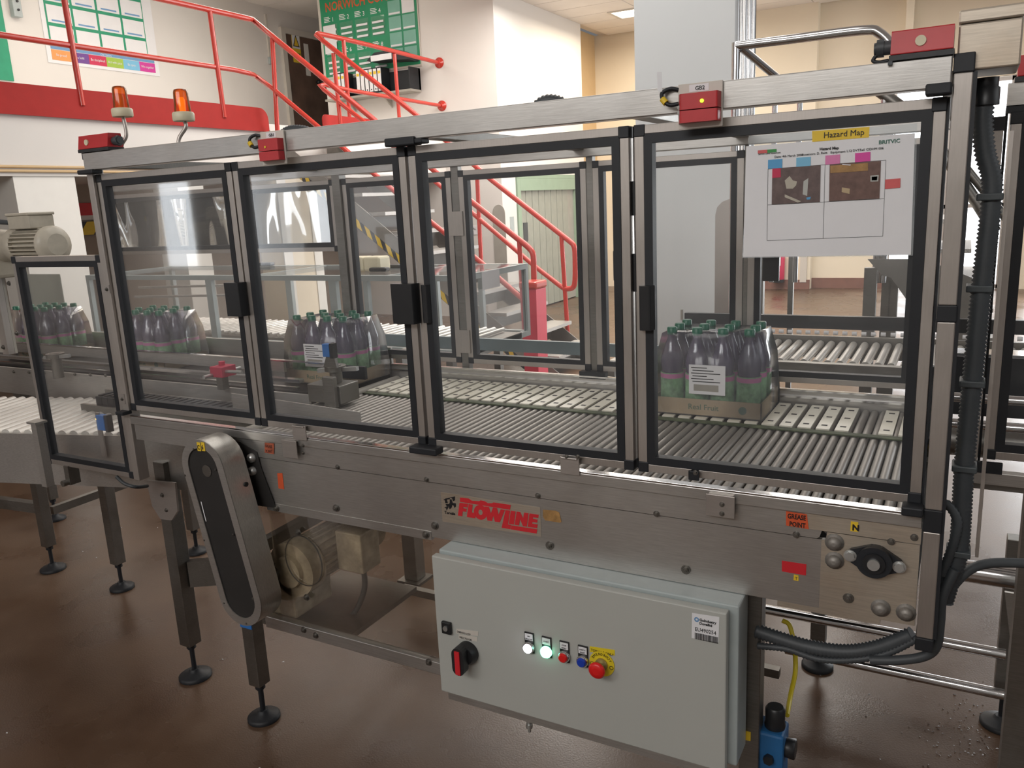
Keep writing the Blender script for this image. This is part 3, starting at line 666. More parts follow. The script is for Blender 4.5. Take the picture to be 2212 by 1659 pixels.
# ---- conveyor body
cv = thing('roller_conveyor', 'stainless steel powered roller conveyor with white slats inside the guard enclosure', 'conveyor', (-1.2, .5, .85))
MB().box((-1.93, .0, .847), (-.20, .012, .9995)).box((-.20, 0, .847), (-.037, .012, 1.018)).build('side_panel', 'steel', cv)
MB().prism([(-.216, -.0015, .847), (-.0375, -.0015, .847), (-.0375, -.0015, 1.018), (-.206, -.0015, 1.018), (-.208, -.0015, 1.001), (-.216, -.0015, .999)], (0, .0015, 0)).build('end_plate', 'steel_tan', cv)
MB().prism([(-2.33, -.003, 1.002), (-.225, -.003, 1.002), (-.22, -.003, 1.006), (-.216, -.003, 1.020), (-.036, -.003, 1.020), (-.036, -.003, 1.062), (-2.33, -.003, 1.062)], (0, .012, 0)).build('upper_panel', 'steel', cv)
MB().box((-.25, -.0042, 1.0205), (-.0365, -.0032, 1.061)).build('upper_end_plate', 'steel_tan', cv)
MB().box((-2.36, -.009, 1.055), (-.036, .0, 1.080)).build('ledge', 'steel', cv, bevel=.0015)
MB().box((-2.36, -.009, 1.0803), (-.036, .012, 1.0845)).build('ledge_top', 'chrome', cv, bevel=.001)
MB().box((-2.30, .98, .85), (-.037, .995, 1.078)).build('far_side_panel', 'steel', cv)
MB().box((-2.28, .972, 1.052), (-.04, .98, 1.058)).box((-2.28, .972, 1.074), (-.04, .98, 1.080)).build('far_trim', 'chrome', cv)
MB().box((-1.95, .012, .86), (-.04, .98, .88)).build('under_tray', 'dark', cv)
ro = MB().cyl((-1.93, .014, 1.0185), (-1.93, .975, 1.0185), .0112, n=12).build('roller', 'roller', cv)
for k in range(1, 75): dup(ro, (.025*k, 0, 0))
sl = MB().prism([(-1.935, .70, 1.0302), (-1.899, .70, 1.0302), (-1.899, .965, 1.0302), (-1.935, .965, 1.0302)], (0, 0, .005)).build('slat', 'slat', cv)
sh_ = MB(); 
for yy in (.735, .83, .925): sh_.box((-1.925, yy, 1.0352), (-1.909, yy+.010, 1.0358))
sh_.build('slot', 'dark', sl)
for k in range(1, 37):
    if k == 34: continue
    s = sl.copy(); C.objects.link(s); s.location = (.05*k+(.012 if k > 34 else 0), 0, 0)
    c = sl.children[0].copy(); C.objects.link(c); c.parent = s
MB().box((-1.93, .665, 1.0300), (-.06, .692, 1.0335)).build('guide_strip', 'green', cv)
MB().cyl((-2.0, .12, 1.006), (-2.0, .975, 1.006), .024, n=20).build('drive_drum', 'plate', cv)
a, b = PY(600, 862, .13), PY(777, 892, .13)
MB().prism([(a.x-.2, .13, a.z+.004), (b.x, .13, b.z+.002), (b.x, .13, b.z-.055), (a.x-.2, .13, a.z-.055)], (0, .004, 0)).build('deflector_plate', 'steel', cv)
for px, py, s in ((541, 990, 1.5), (541, 1015, 1.5)): pass
for px, py in ((729, 1009), (921, 1036), (1162, 1071), (1418, 1110), (1720, 1155), (1925, 1170), (1975, 1161)):
    q = PY(px, py, -.004); bolt((q.x, -.0035, q.z), cv, .78)
for px, py in ((727, 1097), (1188, 1178), (1482, 1230), (940, 1135), (1833, 1291)):
    q = PY(px, py, 0); bolt((q.x, -.001, q.z), cv, 1.15)
for px, py in ((1802, 1173), (1802, 1212), (1902, 1315), (1957, 1325)):
    q = PY(px, py, -.006); MB().lathe([(0, .0185), (.0025, .0185), (.0026, .0135), (.008, .0135), (.0135, .009), (.0150, .004)], (q.x, -.0015, q.z), (0, -1, 0), 16).build('dome_nut', 'roller', cv)
for px, py in ((541, 990), (543, 1018)):
    q = PY(px, py, -.012); MB().lathe([(0, .015), (.012, .013), (.016, .006)], (q.x, -.003, q.z), (0, -1, 0), 14).build('dome_nut', 'galv', cv)
qa, qb = PY(515, 960, -.002), PY(575, 1110, -.002)
MB().prism([PY(a, b, -.0035) for a, b in ((478, 942), (520, 955), (556, 976), (564, 1010), (580, 1052), (597, 1097), (545, 1090))], (0, -.002, 0)).build('recess_shade', 'dark', cv)  # flat black sheet painting the shade of the recess by the chain guard
# hanging plates
for (x0, x1, z0, z1), bl, mt in (((-1.668, -1.613, 1.020, 1.072), [(656, 962), (656, 978)], 'alu'), ((-1.627, -1.578, 1.075, 1.117), [], 'alu'), ((-.794, -.746, 1.075, 1.117), [(1223, 988), (1247, 988)], 'alu'), ((-.449, -.388, 1.025, 1.074), [(1560, 1089), (1560, 1109)], 'alu'), ((-.489, -.466, 1.098, 1.119), [(1501, 1022)], 'gasket')):
    p = MB().box((x0, -.020 if z1 < 1.08 else -.014, z0), (x1, -.017 if z1 < 1.08 else -.010, z1)).box((x0+.004, -.018, z1-.004), (x1-.004, .0, z1)).build('hanger_plate', mt, cv, bevel=.001)
    for px, py in bl: q = PY(px, py, -.018); bolt((q.x, -.020 if z1 < 1.08 else -.014, q.z), p, .6)
# flange bearing
q = PY(1888, 1216, -.02)
P = []
for k in range(28):
    t = 2*math.pi*k/28; rr = .034 if abs(math.cos(t)) < .82 else .034
    P.append((q.x+(.033*math.cos(t)), -.002, q.z+.032*math.sin(t)))
fl = MB().prism(P, (0, -.020, 0), True)
ang = math.atan2(-.008, .088)
dv = Vector((math.cos(ang), 0, math.sin(ang))); nv = Vector((-math.sin(ang), 0, math.cos(ang))); qc = Vector((q.x, -.002, q.z))
fl.prism([qc-dv*.052+nv*.006, qc-dv*.052-nv*.006, qc-dv*.046-nv*.012, qc-dv*.01-nv*.030, qc+dv*.01-nv*.030, qc+dv*.046-nv*.012, qc+dv*.052-nv*.006, qc+dv*.052+nv*.006, qc+dv*.046+nv*.013, qc+dv*.01+nv*.031, qc-dv*.01+nv*.031, qc-dv*.046+nv*.013], (0, -.010, 0))
fb = fl.build('flange_bearing', 'gasket', cv)
MB().cyl((q.x, -.022, q.z), (q.x, -.027, q.z), .021, n=24).build('bearing_ring', 'plastic', fb)
MB().cyl((q.x, -.027, q.z), (q.x, -.033, q.z), .0115, n=20).build('shaft_end', 'galv', fb)
for s_ in (-1, 1): p = qc+dv*.045*s_; MB().cyl((p.x, -.011, p.z), (p.x, -.018, p.z), .0095, n=6).cyl((p.x, -.011, p.z), (p.x, -.013, p.z), .0125, n=14).build('bolt', 'galv', fb)
# stickers and lettering on the conveyor body
def stick(name, mat, pts, y=-.0045, th=.0006): return quad(name, mat, [PY(px, py, y) for px, py in pts], y, th, cv)
def stick_text(s, mat, a, b, y, size, parent, bold=0, sx=1): A1, B1 = PY(*a, y), PY(*b, y); return text('lettering', s, mat, A1, X, Z, size, parent, bold=bold, sx=sx)
g = stick('grease_sticker', 'orange', [(1698, 1104), (1743, 1111), (1747, 1143), (1698, 1135)])
stick_text('GREASE', 'black', (1701, 1119), (1740, 1124), -.0053, .0145, g, .0004, .72); stick_text('POINT', 'black', (1705, 1136), (1740, 1140), -.0053, .0145, g, .0004, .74)
g = stick('grease_sticker', 'orange_old', [(572, 956), (592, 958), (592, 981), (572, 978)])
stick_text('GREASE', 'black', (573, 966), (590, 970), -.0053, .0125, g, 0, .66); stick_text('POINT', 'black', (574, 977), (590, 979), -.0053, .0125, g, 0, .70)
stick('red_sticker', 'orange', [(599, 1022), (610, 1022), (614, 1057), (602, 1055)], -.0005)
stick('red_sticker', 'sred', [(1689, 1211), (1742, 1219), (1741, 1243), (1689, 1234)], -.0005)
g = stick('letter_sticker', 'yellow', [(1838, 1126), (1854, 1128), (1854, 1149), (1837, 1147)], -.0045); stick_text('N', 'black', (1840.5, 1145), (1852, 1145), -.0053, .017, g, .0008)
g = stick('letter_sticker', 'yellow', [(1715, 1241), (1725, 1243), (1725, 1255), (1714, 1253)], -.0005); stick_text('T', 'black', (1717, 1252), (1724, 1252), -.0013, .009, g)
stick('worn_sticker', 'rusty', [(1173, 1101), (1200, 1103), (1208, 1107), (1213, 1127), (1210, 1129), (1178, 1124), (1173, 1116)], -.0005)
def L(cx, cy): return (900+cx/6.144, 1040+cy/6.144)
bk = stick('logo_backing', 'steel_tan', [L(320, 140), L(1640, 345), L(1655, 735), L(345, 530)], -.0004, .0003)
LG = dict(topbar=[(578, 212), (690, 226), (735, 256), (830, 262), (850, 250), (905, 262), (945, 288), (1000, 288), (1020, 278), (1250, 312), (1240, 375), (575, 270)],
 F=[(570, 283), (680, 296), (675, 345), (620, 338), (617, 355), (665, 362), (660, 403), (612, 397), (606, 461), (549, 452)],
 l=[(690, 300), (744, 307), (734, 412), (784, 422), (778, 488), (667, 471)],
 W=[(902, 330), (960, 338), (986, 425), (1014, 345), (1066, 352), (1088, 440), (1116, 370), (1172, 378), (1105, 541), (1040, 532), (1018, 455), (1000, 526), (940, 517)],
 L=[(1180, 380), (1240, 386), (1213, 570), (1252, 577), (1245, 633), (1129, 615)],
 I=[(1250, 387), (1314, 397), (1292, 572), (1223, 561)],
 N=[(1328, 399), (1376, 406), (1414, 490), (1428, 412), (1486, 421), (1462, 601), (1413, 593), (1372, 500), (1359, 583), (1302, 574)],
 E=[(1498, 424), (1621, 443), (1614, 484), (1545, 475), (1543, 496), (1606, 506), (1601, 546), (1537, 537), (1534, 560), (1607, 571), (1600, 619), (1474, 600)],
 bar=[(1258, 583), (1602, 635), (1592, 691), (1250, 635)])
for k, pl in LG.items():
    for (u, v) in pl: pass
    stick('logo_letter', 'sred', [L(u, v) for u, v in pl], -.0009, .0006)
mb = MB(); O = []; I_ = []
for k in range(28):
    t = 2*math.pi*k/28
    p = PY(*L(848+88*math.cos(t), 410+98*math.sin(t)+.14*88*math.cos(t)), -.0009); O.append((p.x, -.0009, p.z))
    p = PY(*L(848+28*math.cos(t), 410+36*math.sin(t)+.14*28*math.cos(t)), -.0009); I_.append((p.x, -.0009, p.z))
mb.ring([(a, -.0007, c) for a, b, c in O], [(a, -.0007, c) for a, b, c in I_], (0, -.0004, 0)).build('logo_letter', 'sred', cv)
for pl in ([(355, 243), (385, 225), (440, 215), (440, 235), (400, 240), (415, 290), (380, 285), (375, 250)], [(430, 215), (510, 198), (508, 250), (485, 262), (470, 222)], [(440, 238), (462, 236), (470, 262), (480, 285), (520, 290), (522, 330), (505, 352), (490, 318), (470, 312), (466, 345), (440, 370), (425, 330), (400, 330), (385, 300), (430, 300), (440, 280)], [(368, 345), (400, 330), (425, 335), (415, 355), (400, 385), (390, 355)]):
    stick('logo_mark', 'black', [L(*p) for p in pl], -.0009, .0006)
stick_text('Torvale', 'black', L(370, 425), L(525, 440), -.0013, .0105, cv, .0003)
# bottom guard with motor behind it
pg = MB().box((-1.775, .002, .47), (-1.192, .006, .850)).build('clear_lower_guard', 'poly', cv)
MB().box((-1.775, -.002, .838), (-1.185, .012, .862)).build('guard_top_rail', 'steel', cv); MB().box((-1.84, -.004, .440), (-1.150, .02, .478)).build('guard_bottom_rail', 'steel', cv, bevel=.002)
for px, py in ((597, 1098), (920, 1155), (657, 1360), (683, 1372), (927, 1430), (645, 1150), (663, 1290)): q = PY(px, py, -.003); bolt((q.x, -.003, q.z), cv, 1.1)
c0 = PY(655, 1212, -.001); RR = [(c0.x+.072*math.cos(2*math.pi*k/36), -.001, c0.z+.080*math.sin(2*math.pi*k/36)) for k in range(36)]; RI = [(c0.x+.0695*math.cos(2*math.pi*k/36), -.001, c0.z+.0775*math.sin(2*math.pi*k/36)) for k in range(36)]
MB().ring(RR, RI, (0, .003, 0)).build('access_cover_rim', 'steel_dark', cv)
# legs
def leg(parent, x, y, z0, z1, w=.05, mat='steel_dark', r=.055):
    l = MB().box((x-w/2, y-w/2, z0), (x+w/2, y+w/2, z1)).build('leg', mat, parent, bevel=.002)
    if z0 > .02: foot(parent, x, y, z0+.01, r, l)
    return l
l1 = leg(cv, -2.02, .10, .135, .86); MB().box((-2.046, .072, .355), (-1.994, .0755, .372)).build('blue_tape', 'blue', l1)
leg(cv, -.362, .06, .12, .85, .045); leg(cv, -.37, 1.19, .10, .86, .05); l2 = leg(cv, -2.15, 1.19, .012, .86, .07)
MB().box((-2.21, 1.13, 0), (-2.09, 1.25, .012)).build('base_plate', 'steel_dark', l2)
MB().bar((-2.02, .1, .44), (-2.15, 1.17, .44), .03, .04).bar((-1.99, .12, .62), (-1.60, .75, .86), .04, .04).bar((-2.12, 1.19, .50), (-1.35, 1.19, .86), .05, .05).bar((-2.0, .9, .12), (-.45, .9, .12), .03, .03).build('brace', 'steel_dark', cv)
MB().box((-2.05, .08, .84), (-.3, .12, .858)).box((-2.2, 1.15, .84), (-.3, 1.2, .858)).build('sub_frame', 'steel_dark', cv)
MB().box((-.30, -.0, .835), (-.10, .03, .847)).build('under_plate', 'steel_tan', cv)
# number label on the leg
q = PY(1607, 1589, .035); nl = MB().box((q.x-.017, .0345, q.z-.010), (q.x+.015, .0375, q.z+.012)).build('number_label', 'yellow', cv)
text('lettering', '01', 'black', (q.x-.014, .0335, q.z-.007), X, Z, .02, nl, bold=.0004, sx=.95)

# ---- gear motor behind the clear guard
gm = thing('gear_motor', 'grubby cream geared motor behind the clear lower guard', 'motor', (-1.74, .2, .48))
MB().box((-1.86, .03, .47), (-1.74, .20, .64)).box((-1.87, .015, .455), (-1.70, .03, .475)).build('gearbox', 'creamd', gm, bevel=.012)
MB().cyl((-1.74, .03, .635), (-1.74, .09, .635), .088, n=32).cyl((-1.74, .012, .635), (-1.74, .03, .635), .05, n=24).build('flange', 'creamd', gm)
mo = MB().cyl((-1.74, .09, .64), (-1.74, .36, .64), .066, n=24)
for k in range(22):
    t = 2*math.pi*k/22; d = Vector((math.cos(t), 0, math.sin(t)))
    mo.bar(Vector((-1.74, .10, .64))+d*.071, Vector((-1.74, .33, .64))+d*.071, .004, .014, up=d)
mo.cyl((-1.74, .34, .64), (-1.74, .40, .64), .080, n=24); mo.build('motor_body', 'creamd', gm)
MB().box((-1.66, .15, .60), (-1.56, .24, .73)).build('terminal_box', 'creamd', gm, bevel=.005)
MB().tube(bez([(-1.60, .20, .60), (-1.595, .19, .53), (-1.62, .17, .46), (-1.66, .16, .42)]), .009).build('motor_cable', 'conduit', gm)
MB().box((-1.88, .02, .43), (-1.55, .40, .447)).build('mounting_plate', 'steel_dark', gm)

# ---- chain guard C6
cg = thing('chain_guard', 'long oval stainless chain guard with dark window, labelled C 6', 'chain guard', (-1.85, -.12, .6))
T, Bc, Ro, Ri = Vector((-1.888, 0, .992)), Vector((-1.805, 0, .598)), .0855, .0605
def oblong(r, y, n=14):
    ax = (T-Bc).normalized(); pr = Vector((ax.z, 0, -ax.x)); P = []
    for k in range(n+1): t = math.pi*k/n; P.append(T+pr*math.cos(t)*r+ax*math.sin(t)*r+Vector((0, y, 0)))
    for k in range(n+1): t = math.pi*k/n; P.append(Bc-pr*math.cos(t)*r-ax*math.sin(t)*r+Vector((0, y, 0)))
    return P
mb = MB(); o1, o2 = oblong(Ro, -.12), oblong(Ro, -.038); n = len(o1)
mb.add(o1+o2, [(k, (k+1) % n, n+(k+1) % n, n+k) for k in range(n)], True)
mb.build('casing', 'steel_v', cg)
MB().ring(oblong(Ro, -.1205), oblong(Ri, -.1205), (0, .003, 0)).build('front_ring', 'steel', cg)
MB().prism(oblong(Ri+.003, -.116), (0, .002, 0)).build('window', 'dark', cg)
MB().cyl((-1.875, -.1185, .985), (-1.875, -.1165, .985), .018, n=20).build('sprocket', 'steel_dark', cg)
MB().cyl((-1.86, -.038, .98), (-1.86, -.003, .98), .03, n=16).cyl((-1.80, -.038, .62), (-1.80, .04, .62), .03, n=16).build('mounting_boss', 'steel_dark', cg)
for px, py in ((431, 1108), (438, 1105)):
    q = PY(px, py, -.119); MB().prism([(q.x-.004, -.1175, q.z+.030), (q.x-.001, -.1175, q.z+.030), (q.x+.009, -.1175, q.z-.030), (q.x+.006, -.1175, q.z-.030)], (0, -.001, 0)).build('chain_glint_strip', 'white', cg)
for px, py in ((418, 970), (465, 1015), (400, 1027), (503, 1155), (441, 1167), (546, 1293), (484, 1303), (532, 1347)): q = PY(px, py, -.121); bolt((q.x, -.1205, q.z), cg, .35)
for px, py in ((525, 1045), (582, 1235)): q = PX(px, py, -1.80); MB().cyl((q.x-.012, q.y, q.z), (q.x+.015, q.y, q.z), .007, n=12).build('grommet', 'plastic', cg)
for px, s in ((429.5, 'C'), (438.5, '6')):
    q = PY(px, 965, -.1215); o = MB().box((q.x-.0065, -.1220, q.z-.013), (q.x+.0075, -.1212, q.z+.013)).build('letter_tile', 'yellow', cg)
    text('lettering', s, 'black', (q.x-.0055, -.1226, q.z-.008), X, Z, .019, o, bold=.0004, sx=.72)

# ---- control cabinet
cb = thing('control_cabinet', 'pale grey steel control cabinet with push buttons under the conveyor', 'control cabinet', (-.75, -.08, .45))
cr = PY(1597, 1302, -.055).x
MB().box((-1.127, -.055, .458), (cr, .03, .8455)).build('body', 'cab2', cb, bevel=.004)
MB().box((-1.133, -.080, .453), (-.387, -.058, .8365)).build('door', 'cab', cb, bevel=.003)
MB().box((-1.115, -.075, .432), (-.40, -.03, .4525)).build('support_channel', 'steel', cb)
def cq(px, py, y=-.0805): return PY(px, py, y)
q = cq(967, 1354); MB().box((q.x-.014, -.090, q.z-.017), (q.x+.014, -.0805, q.z+.017)).build('lock', 'plastic', cb, bevel=.003); MB().cyl((q.x, -.090, q.z), (q.x, -.093, q.z), .007, n=14).build('lock_barrel', 'galv', cb)
q = cq(1012, 1408); ms = MB().lathe([(0, .030), (.012, .030), (.022, .024)], (q.x, -.0805, q.z), (0, -1, 0), 28).build('main_switch', 'plastic', cb)
q2 = cq(995, 1425, -.11)
mb = MB(); P = []
for k in range(9): t = math.pi*k/8; P.append((q2.x+.0175*math.cos(t), -.102, q2.z+.020+.0175*math.sin(t)))
for k in range(9): t = math.pi+math.pi*k/8; P.append((q2.x+.0175*math.cos(t), -.102, q2.z-.020+.0175*math.sin(t)))
mb.prism(P, (0, -.022, 0)).build('switch_grip', 'plastic', ms)
MB().box((q2.x-.007, -.127, q2.z-.034), (q2.x+.007, -.124, q2.z+.030)).build('red_handle', 'sred', ms)
for (a, b, c, d), s, col in (((986, 1358), (1033, 1364), (1033, 1374), (986, 1368)), 'DB/B10/1/1/2TP', 'frame'), (((991, 1370), (1031, 1376), (1031, 1386), (991, 1380)), 'MEZZ FLOOR', 'frame'), (((1274, 1396), (1328, 1404), (1328, 1416), (1274, 1408)), 'TORVALE ONLY', 'yellow2'):
    o = quad('label_strip', col, [cq(*p) for p in (a, b, c, d)], -.0802, .0006, cb)
    l_ = cq(*d); text('lettering', s, 'black', (l_.x+.003, -.0812, l_.z+.0035), X, Z, .0075 if s != 'TORVALE ONLY' else .0085, o, sx=.80 if s[0] != 'T' else .92)
for k, (px, py, lens, cap_) in enumerate(((1141, 1400, 'lampw', 'ON HEALTHY'), (1178.5, 1410, 'lampg', 'START'), (1217, 1420, 'bred', 'STOP RESET'), (1257, 1430, 'bblue', 'SAFETY RESET'))):
    q = cq(px, py, -.09); pb = MB().box((q.x-.0125, -.084, q.z-.016), (q.x+.0125, -.0805, q.z+.038)).build('legend_plate', 'plastic', cb, bevel=.001)
    MB().box((q.x-.0105, -.0848, q.z+.018), (q.x+.0105, -.084, q.z+.035)).build('legend', 'white', pb)
    ws = cap_.split()
    for w_i, wd in enumerate(ws): text('lettering', wd, 'black', (q.x, -.0852, q.z+.0265-.007*w_i-(0 if len(ws) > 1 else .002)), X, Z, .0048, pb, 'CENTER')
    MB().lathe([(0, .0145), (.006, .0145), (.008, .0125), (.0085, .012)], (q.x, -.084, q.z), (0, -1, 0), 24).build('bezel', 'chrome' if k != 1 else 'lampg', pb)
    MB().lathe([(0, .0115), (.003, .0112), (.0055, .009)], (q.x, -.0925, q.z), (0, -1, 0), 24).build('lens' if k < 2 else 'push_button', lens, pb)
q = cq(1300, 1434, -.082); es = MB().cyl((q.x, -.0805, q.z), (q.x, -.0825, q.z), .031, n=36).build('emergency_stop', 'yellow2', cb)
MB().lathe([(0, .015), (.008, .015), (.009, .010), (.026, .010)], (q.x, -.0825, q.z), (0, -1, 0), 24).build('collar', 'brass', es)
MB().lathe([(0, .012), (.003, .019), (.009, .020), (.013, .016), (.0145, .008)], (q.x, -.105, q.z), (0, -1, 0), 28).build('mushroom_head', 'bred', es)
for k, ch in enumerate('EMERGENCY'):
    t = math.radians(150-120*k/8); d = Vector((math.cos(t), 0, math.sin(t)))
    text('lettering', ch, 'black', Vector((q.x, -.0832, q.z))+d*.022, d.cross(Yv), d, .0085, es, 'CENTER')
for s_ in (-1, 1):
    c0 = Vector((q.x+.024*s_, -.0828, q.z-.004)); MB().ring([c0+Vector((.005*math.cos(i*.5236), 0, .005*math.sin(i*.5236))) for i in range(12)], [c0+Vector((.0038*math.cos(i*.5236), 0, .0038*math.sin(i*.5236))) for i in range(12)], (0, -.0004, 0)).build('ring_mark', 'black', es)
AS = [(1495, 1324), (1554, 1333), (1552, 1388), (1494, 1378)]
o = quad('asset_label', 'white', [cq(*p) for p in AS], -.0802, .0006, cb)
q = cq(1505, 1338); MB().ring([(q.x+.0055*math.cos(i*.449), -.081, q.z+.0055*math.sin(i*.449)) for i in range(14)], [(q.x+.0025*math.cos(i*.449), -.081, q.z+.0025*math.sin(i*.449)) for i in range(14)], (0, -.0003, 0)).build('round_mark', 'c_blue', o)
q = cq(1511, 1341); text('lettering', 'GoIndustry', 'black', (q.x, -.0812, q.z), X, Z, .0085, o, bold=.00025, sx=.92)
q = cq(1511, 1348); text('lettering', 'DoveBid', 'black', (q.x, -.0812, q.z-.0005), X, Z, .0085, o, bold=.00025, sx=.92)
q = cq(1501, 1361); text('lettering', 'EU490254', 'black', (q.x, -.0812, q.z-.001), X, Z, .0125, o, sx=.88)
q = cq(1501, 1365); mb = MB(); x = q.x; rr = random.Random(4)
while x < q.x+.050: wd = rr.choice((.0007, .0011, .0016)); mb.box((x, -.0815, q.z-.016), (x+wd, -.0810, q.z-.001)); x += wd+rr.choice((.0006, .0009))
mb.build('barcode', 'black', o, kind='stuff')
q = PY(1143, 1560, -.05); hb = thing('hanging_bolt', 'threaded bolt with two nuts hanging under the cabinet', 'bolt', (q.x, -.05, q.z))
MB().cyl((q.x, -.05, .435), (q.x, -.05, .385), .004).cyl((q.x, -.05, .426), (q.x, -.05, .416), .009, n=6).cyl((q.x, -.05, .407), (q.x, -.05, .397), .009, n=6).build('threaded_rod', 'galv', hb)

# ---- safety switches on the top beam
def gb(x0, x1, name, led, label, group=None):
    t = thing('safety_switch', label, 'safety switch', ((x0+x1)/2, -.03, 1.86))
    MB().box((x0, -.034, 1.822), (x1, -.029, 1.905)).build('mounting_plate', 'frame', t, bevel=.001)
    for a, b in ((1.856, 1.885), (1.832, 1.854)):
        o = MB().prism([(x0+.001, -.034, a), (x1-.002, -.034, a), (x1-.004, -.056, a), (x0+.010, -.056, a)], (0, 0, b-a)).build('switch_body', 'red', t, bevel=.003)
    for sx_, sz in ((x0+.006, 1.851 if a else 0), (x0+.006, 1.862), (x1-.009, 1.879), (x1-.009, 1.837)): bolt((sx_, -.045, sz), t, .45)
    MB().box((x0+.022, -.0348, 1.889), (x1-.026, -.034, 1.902)).build('name_tag', 'white', t)
    text('lettering', name, 'black', ((x0+x1)/2, -.0352, 1.8915), X, Z, .0105, t, 'CENTER', bold=.0002)
    if led: MB().cyl((x1-.033, -.056, 1.869), (x1-.033, -.058, 1.869), .0035, n=12).build('status_light', 'lampg2', t)
    else: MB().cyl((x1-.045, -.056, 1.865), (x1-.045, -.058, 1.865), .003, n=10).build('status_light', 'yellow', t)
    MB().tube(bez([(x0+.004, -.045, 1.869), (x0-.012, -.047, 1.868), (x0-.026, -.045, 1.878), (x0-.030, -.04, 1.892), (x0-.015, -.036, 1.899), (x0, -.032, 1.896)]), .004, 8).build('cable', 'gasket', t)
    MB().tube([(x0-.020, -.047, 1.872), (x0-.028, -.045, 1.881)], .0062, 10).build('yellow_tag', 'yellow', t)
    return t
g1 = gb(-.503, -.417, 'GB2', True, 'red safety switch pair marked GB2 with green light, above the last two doors')
MB().prism([(-.541, -.043, 1.897), (-.532, -.043, 1.894), (-.533, -.043, 1.931), (-.542, -.043, 1.932)], (0, .0006, 0)).build('paper_tag', 'white', g1)
g2 = gb(-1.607, -1.526, 'GB1', False, 'red safety switch pair marked GB1 on the beam above the second door')
def topsw(x0, x1, label, gland):
    t = thing('end_switch', label, 'safety switch', ((x0+x1)/2, 0, 1.905))
    MB().box((x0-.002, -.034, 1.9045), (x1+.002, .02, 1.913)).build('base', 'plastic', t)
    MB().prism([(x0, -.034, 1.9135), (x0, .02, 1.9135), (x0, .016, 1.953), (x0, -.026, 1.953)], (x1-x0, 0, 0)).build('housing', 'red', t, bevel=.002)
    gx = x0 if gland < 0 else x1
    MB().cyl((gx, -.008, 1.930), (gx+gland*.012, -.008, 1.930), .012, n=16).cyl((gx+gland*.012, -.008, 1.930), (gx+gland*.024, -.008, 1.930), .015, n=6).cyl((gx+gland*.024, -.008, 1.930), (gx+gland*.028, -.008, 1.930), .010, n=12).build('cable_gland', 'conduit', t)
    xc = x0+(x1-x0)*(.48 if gland < 0 else .3); MB().cyl((xc, -.030, 1.932), (xc, -.034, 1.932), .0085, n=20).build('blank_plug', 'ivory', t)
    return t
t = topsw(-.131, -.036, 'long red safety switch on the right end of the beam beside the steel box', -1)
MB().tube(bez([(-.150, -.008, 1.925), (-.160, -.01, 1.912), (-.15, -.012, 1.907), (-.135, -.014, 1.908)]), .0035, 8).build('cable', 'gasket', t)
MB().box((-.134, -.036, 1.898), (-.127, -.030, 1.904)).build('screw_head', 'conduit', t)
topsw(-2.352, -2.215, 'short red safety switch on the left end of the beam under the first beacon', 1)

# ---- beacons
for k, (px, py, lab) in enumerate(((265, 248, 'amber beacon nearest the left end of the beam'), (397, 257, 'amber beacon with glowing bulb, right of the first beacon'))):
    q = PY(px, py, .03); t = thing('beacon', lab, 'beacon', (q.x, .03, 1.90))
    zb_ = q.z
    q2 = PY((270, 394)[k], (318, 305)[k], .03)
    MB().tube(bez([(q2.x, .012, 1.885), (q2.x, .02, 1.92), (q.x+.004, .03, 1.95), (q.x, .03, zb_)]), .0055, 8).build('stem', 'alu_v', t)
    MB().lathe([(0, .028), (.004, .030), (.020, .030), (.024, .027)], (q.x, .03, zb_-.006), n=24).build('base', 'ivory', t)
    MB().lathe([(0, .0225), (.052, .020), (.060, .018), (.062, .012)], (q.x, .03, zb_+.018), n=24).build('dome', 'amber', t)
    MB().lathe([(0, .008), (.03, .010), (.04, .006)], (q.x, .03, zb_+.018), n=10).build('bulb', 'gold' if k else 'yellow', t)
# ---- steel junction box with ribbed conduit
jb = thing('junction_box', 'stainless junction box on top of the right corner post', 'junction box', (.01, .03, 1.875))
MB().box((-.030, -.012, 1.878), (.062, .11, 1.952)).build('body', 'steel_tan', jb, bevel=.003)
MB().box((-.031, -.014, 1.953), (.064, .112, 1.974)).build('lid', 'steel_tan', jb, bevel=.003)
def path(pts, Y): return [PY(px, py, Y) for px, py in pts]
cd1 = thing('ribbed_conduit', 'thick ribbed grey conduit running down from the steel junction box', 'conduit', (.02, .05, 1.2))
MB().lathe([(0, .022), (.028, .022), (.03, .019), (.045, .019)], (PY(2130, 195, .05)-Vector((0, 0, .025))), n=20).build('gland', 'plastic', cd1)
P = path([(2128, 200), (2122, 262), (2128, 330), (2142, 385), (2140, 450), (2120, 625), (2100, 830), (2083, 1005), (2072, 1180), (2050, 1260), (2038, 1300)], .05)
corr(MB(), P, .0185, .0075, 12).build('hose', 'conduit', cd1)
for (px, py) in ((2138, 425), (2115, 622), (2100, 826), (2083, 1008), (2070, 1190)):
    q = PY(px, py, .05); MB().box((q.x-.021, .028, q.z-.006), (q.x+.021, .075, q.z+.006)).build('clip', 'clip', cd1, bevel=.002)
MB().box((.058, .07, .98), (.064, .09, 1.78)).build('clip_rail', 'alu_v', cd1)
def hose(name, label, pts, r, mat='conduit', ribbed=True, pitch=.008):
    P = [PY(a, b, y) for a, b, y in pts]
    o = corr(MB(), P, r, pitch).build(name, mat) if ribbed else MB().tube(bez(P), r).build(name, mat)
    return tag(o, label, 'conduit')
hose('conduit', 'thin grey conduit curving out beside the black joint of the right post', [(2032, 1082, .03), (2052, 1095, .03), (2068, 1125, .03), (2062, 1165, .03), (2045, 1215, .03), (2034, 1245, .03)], .0095)
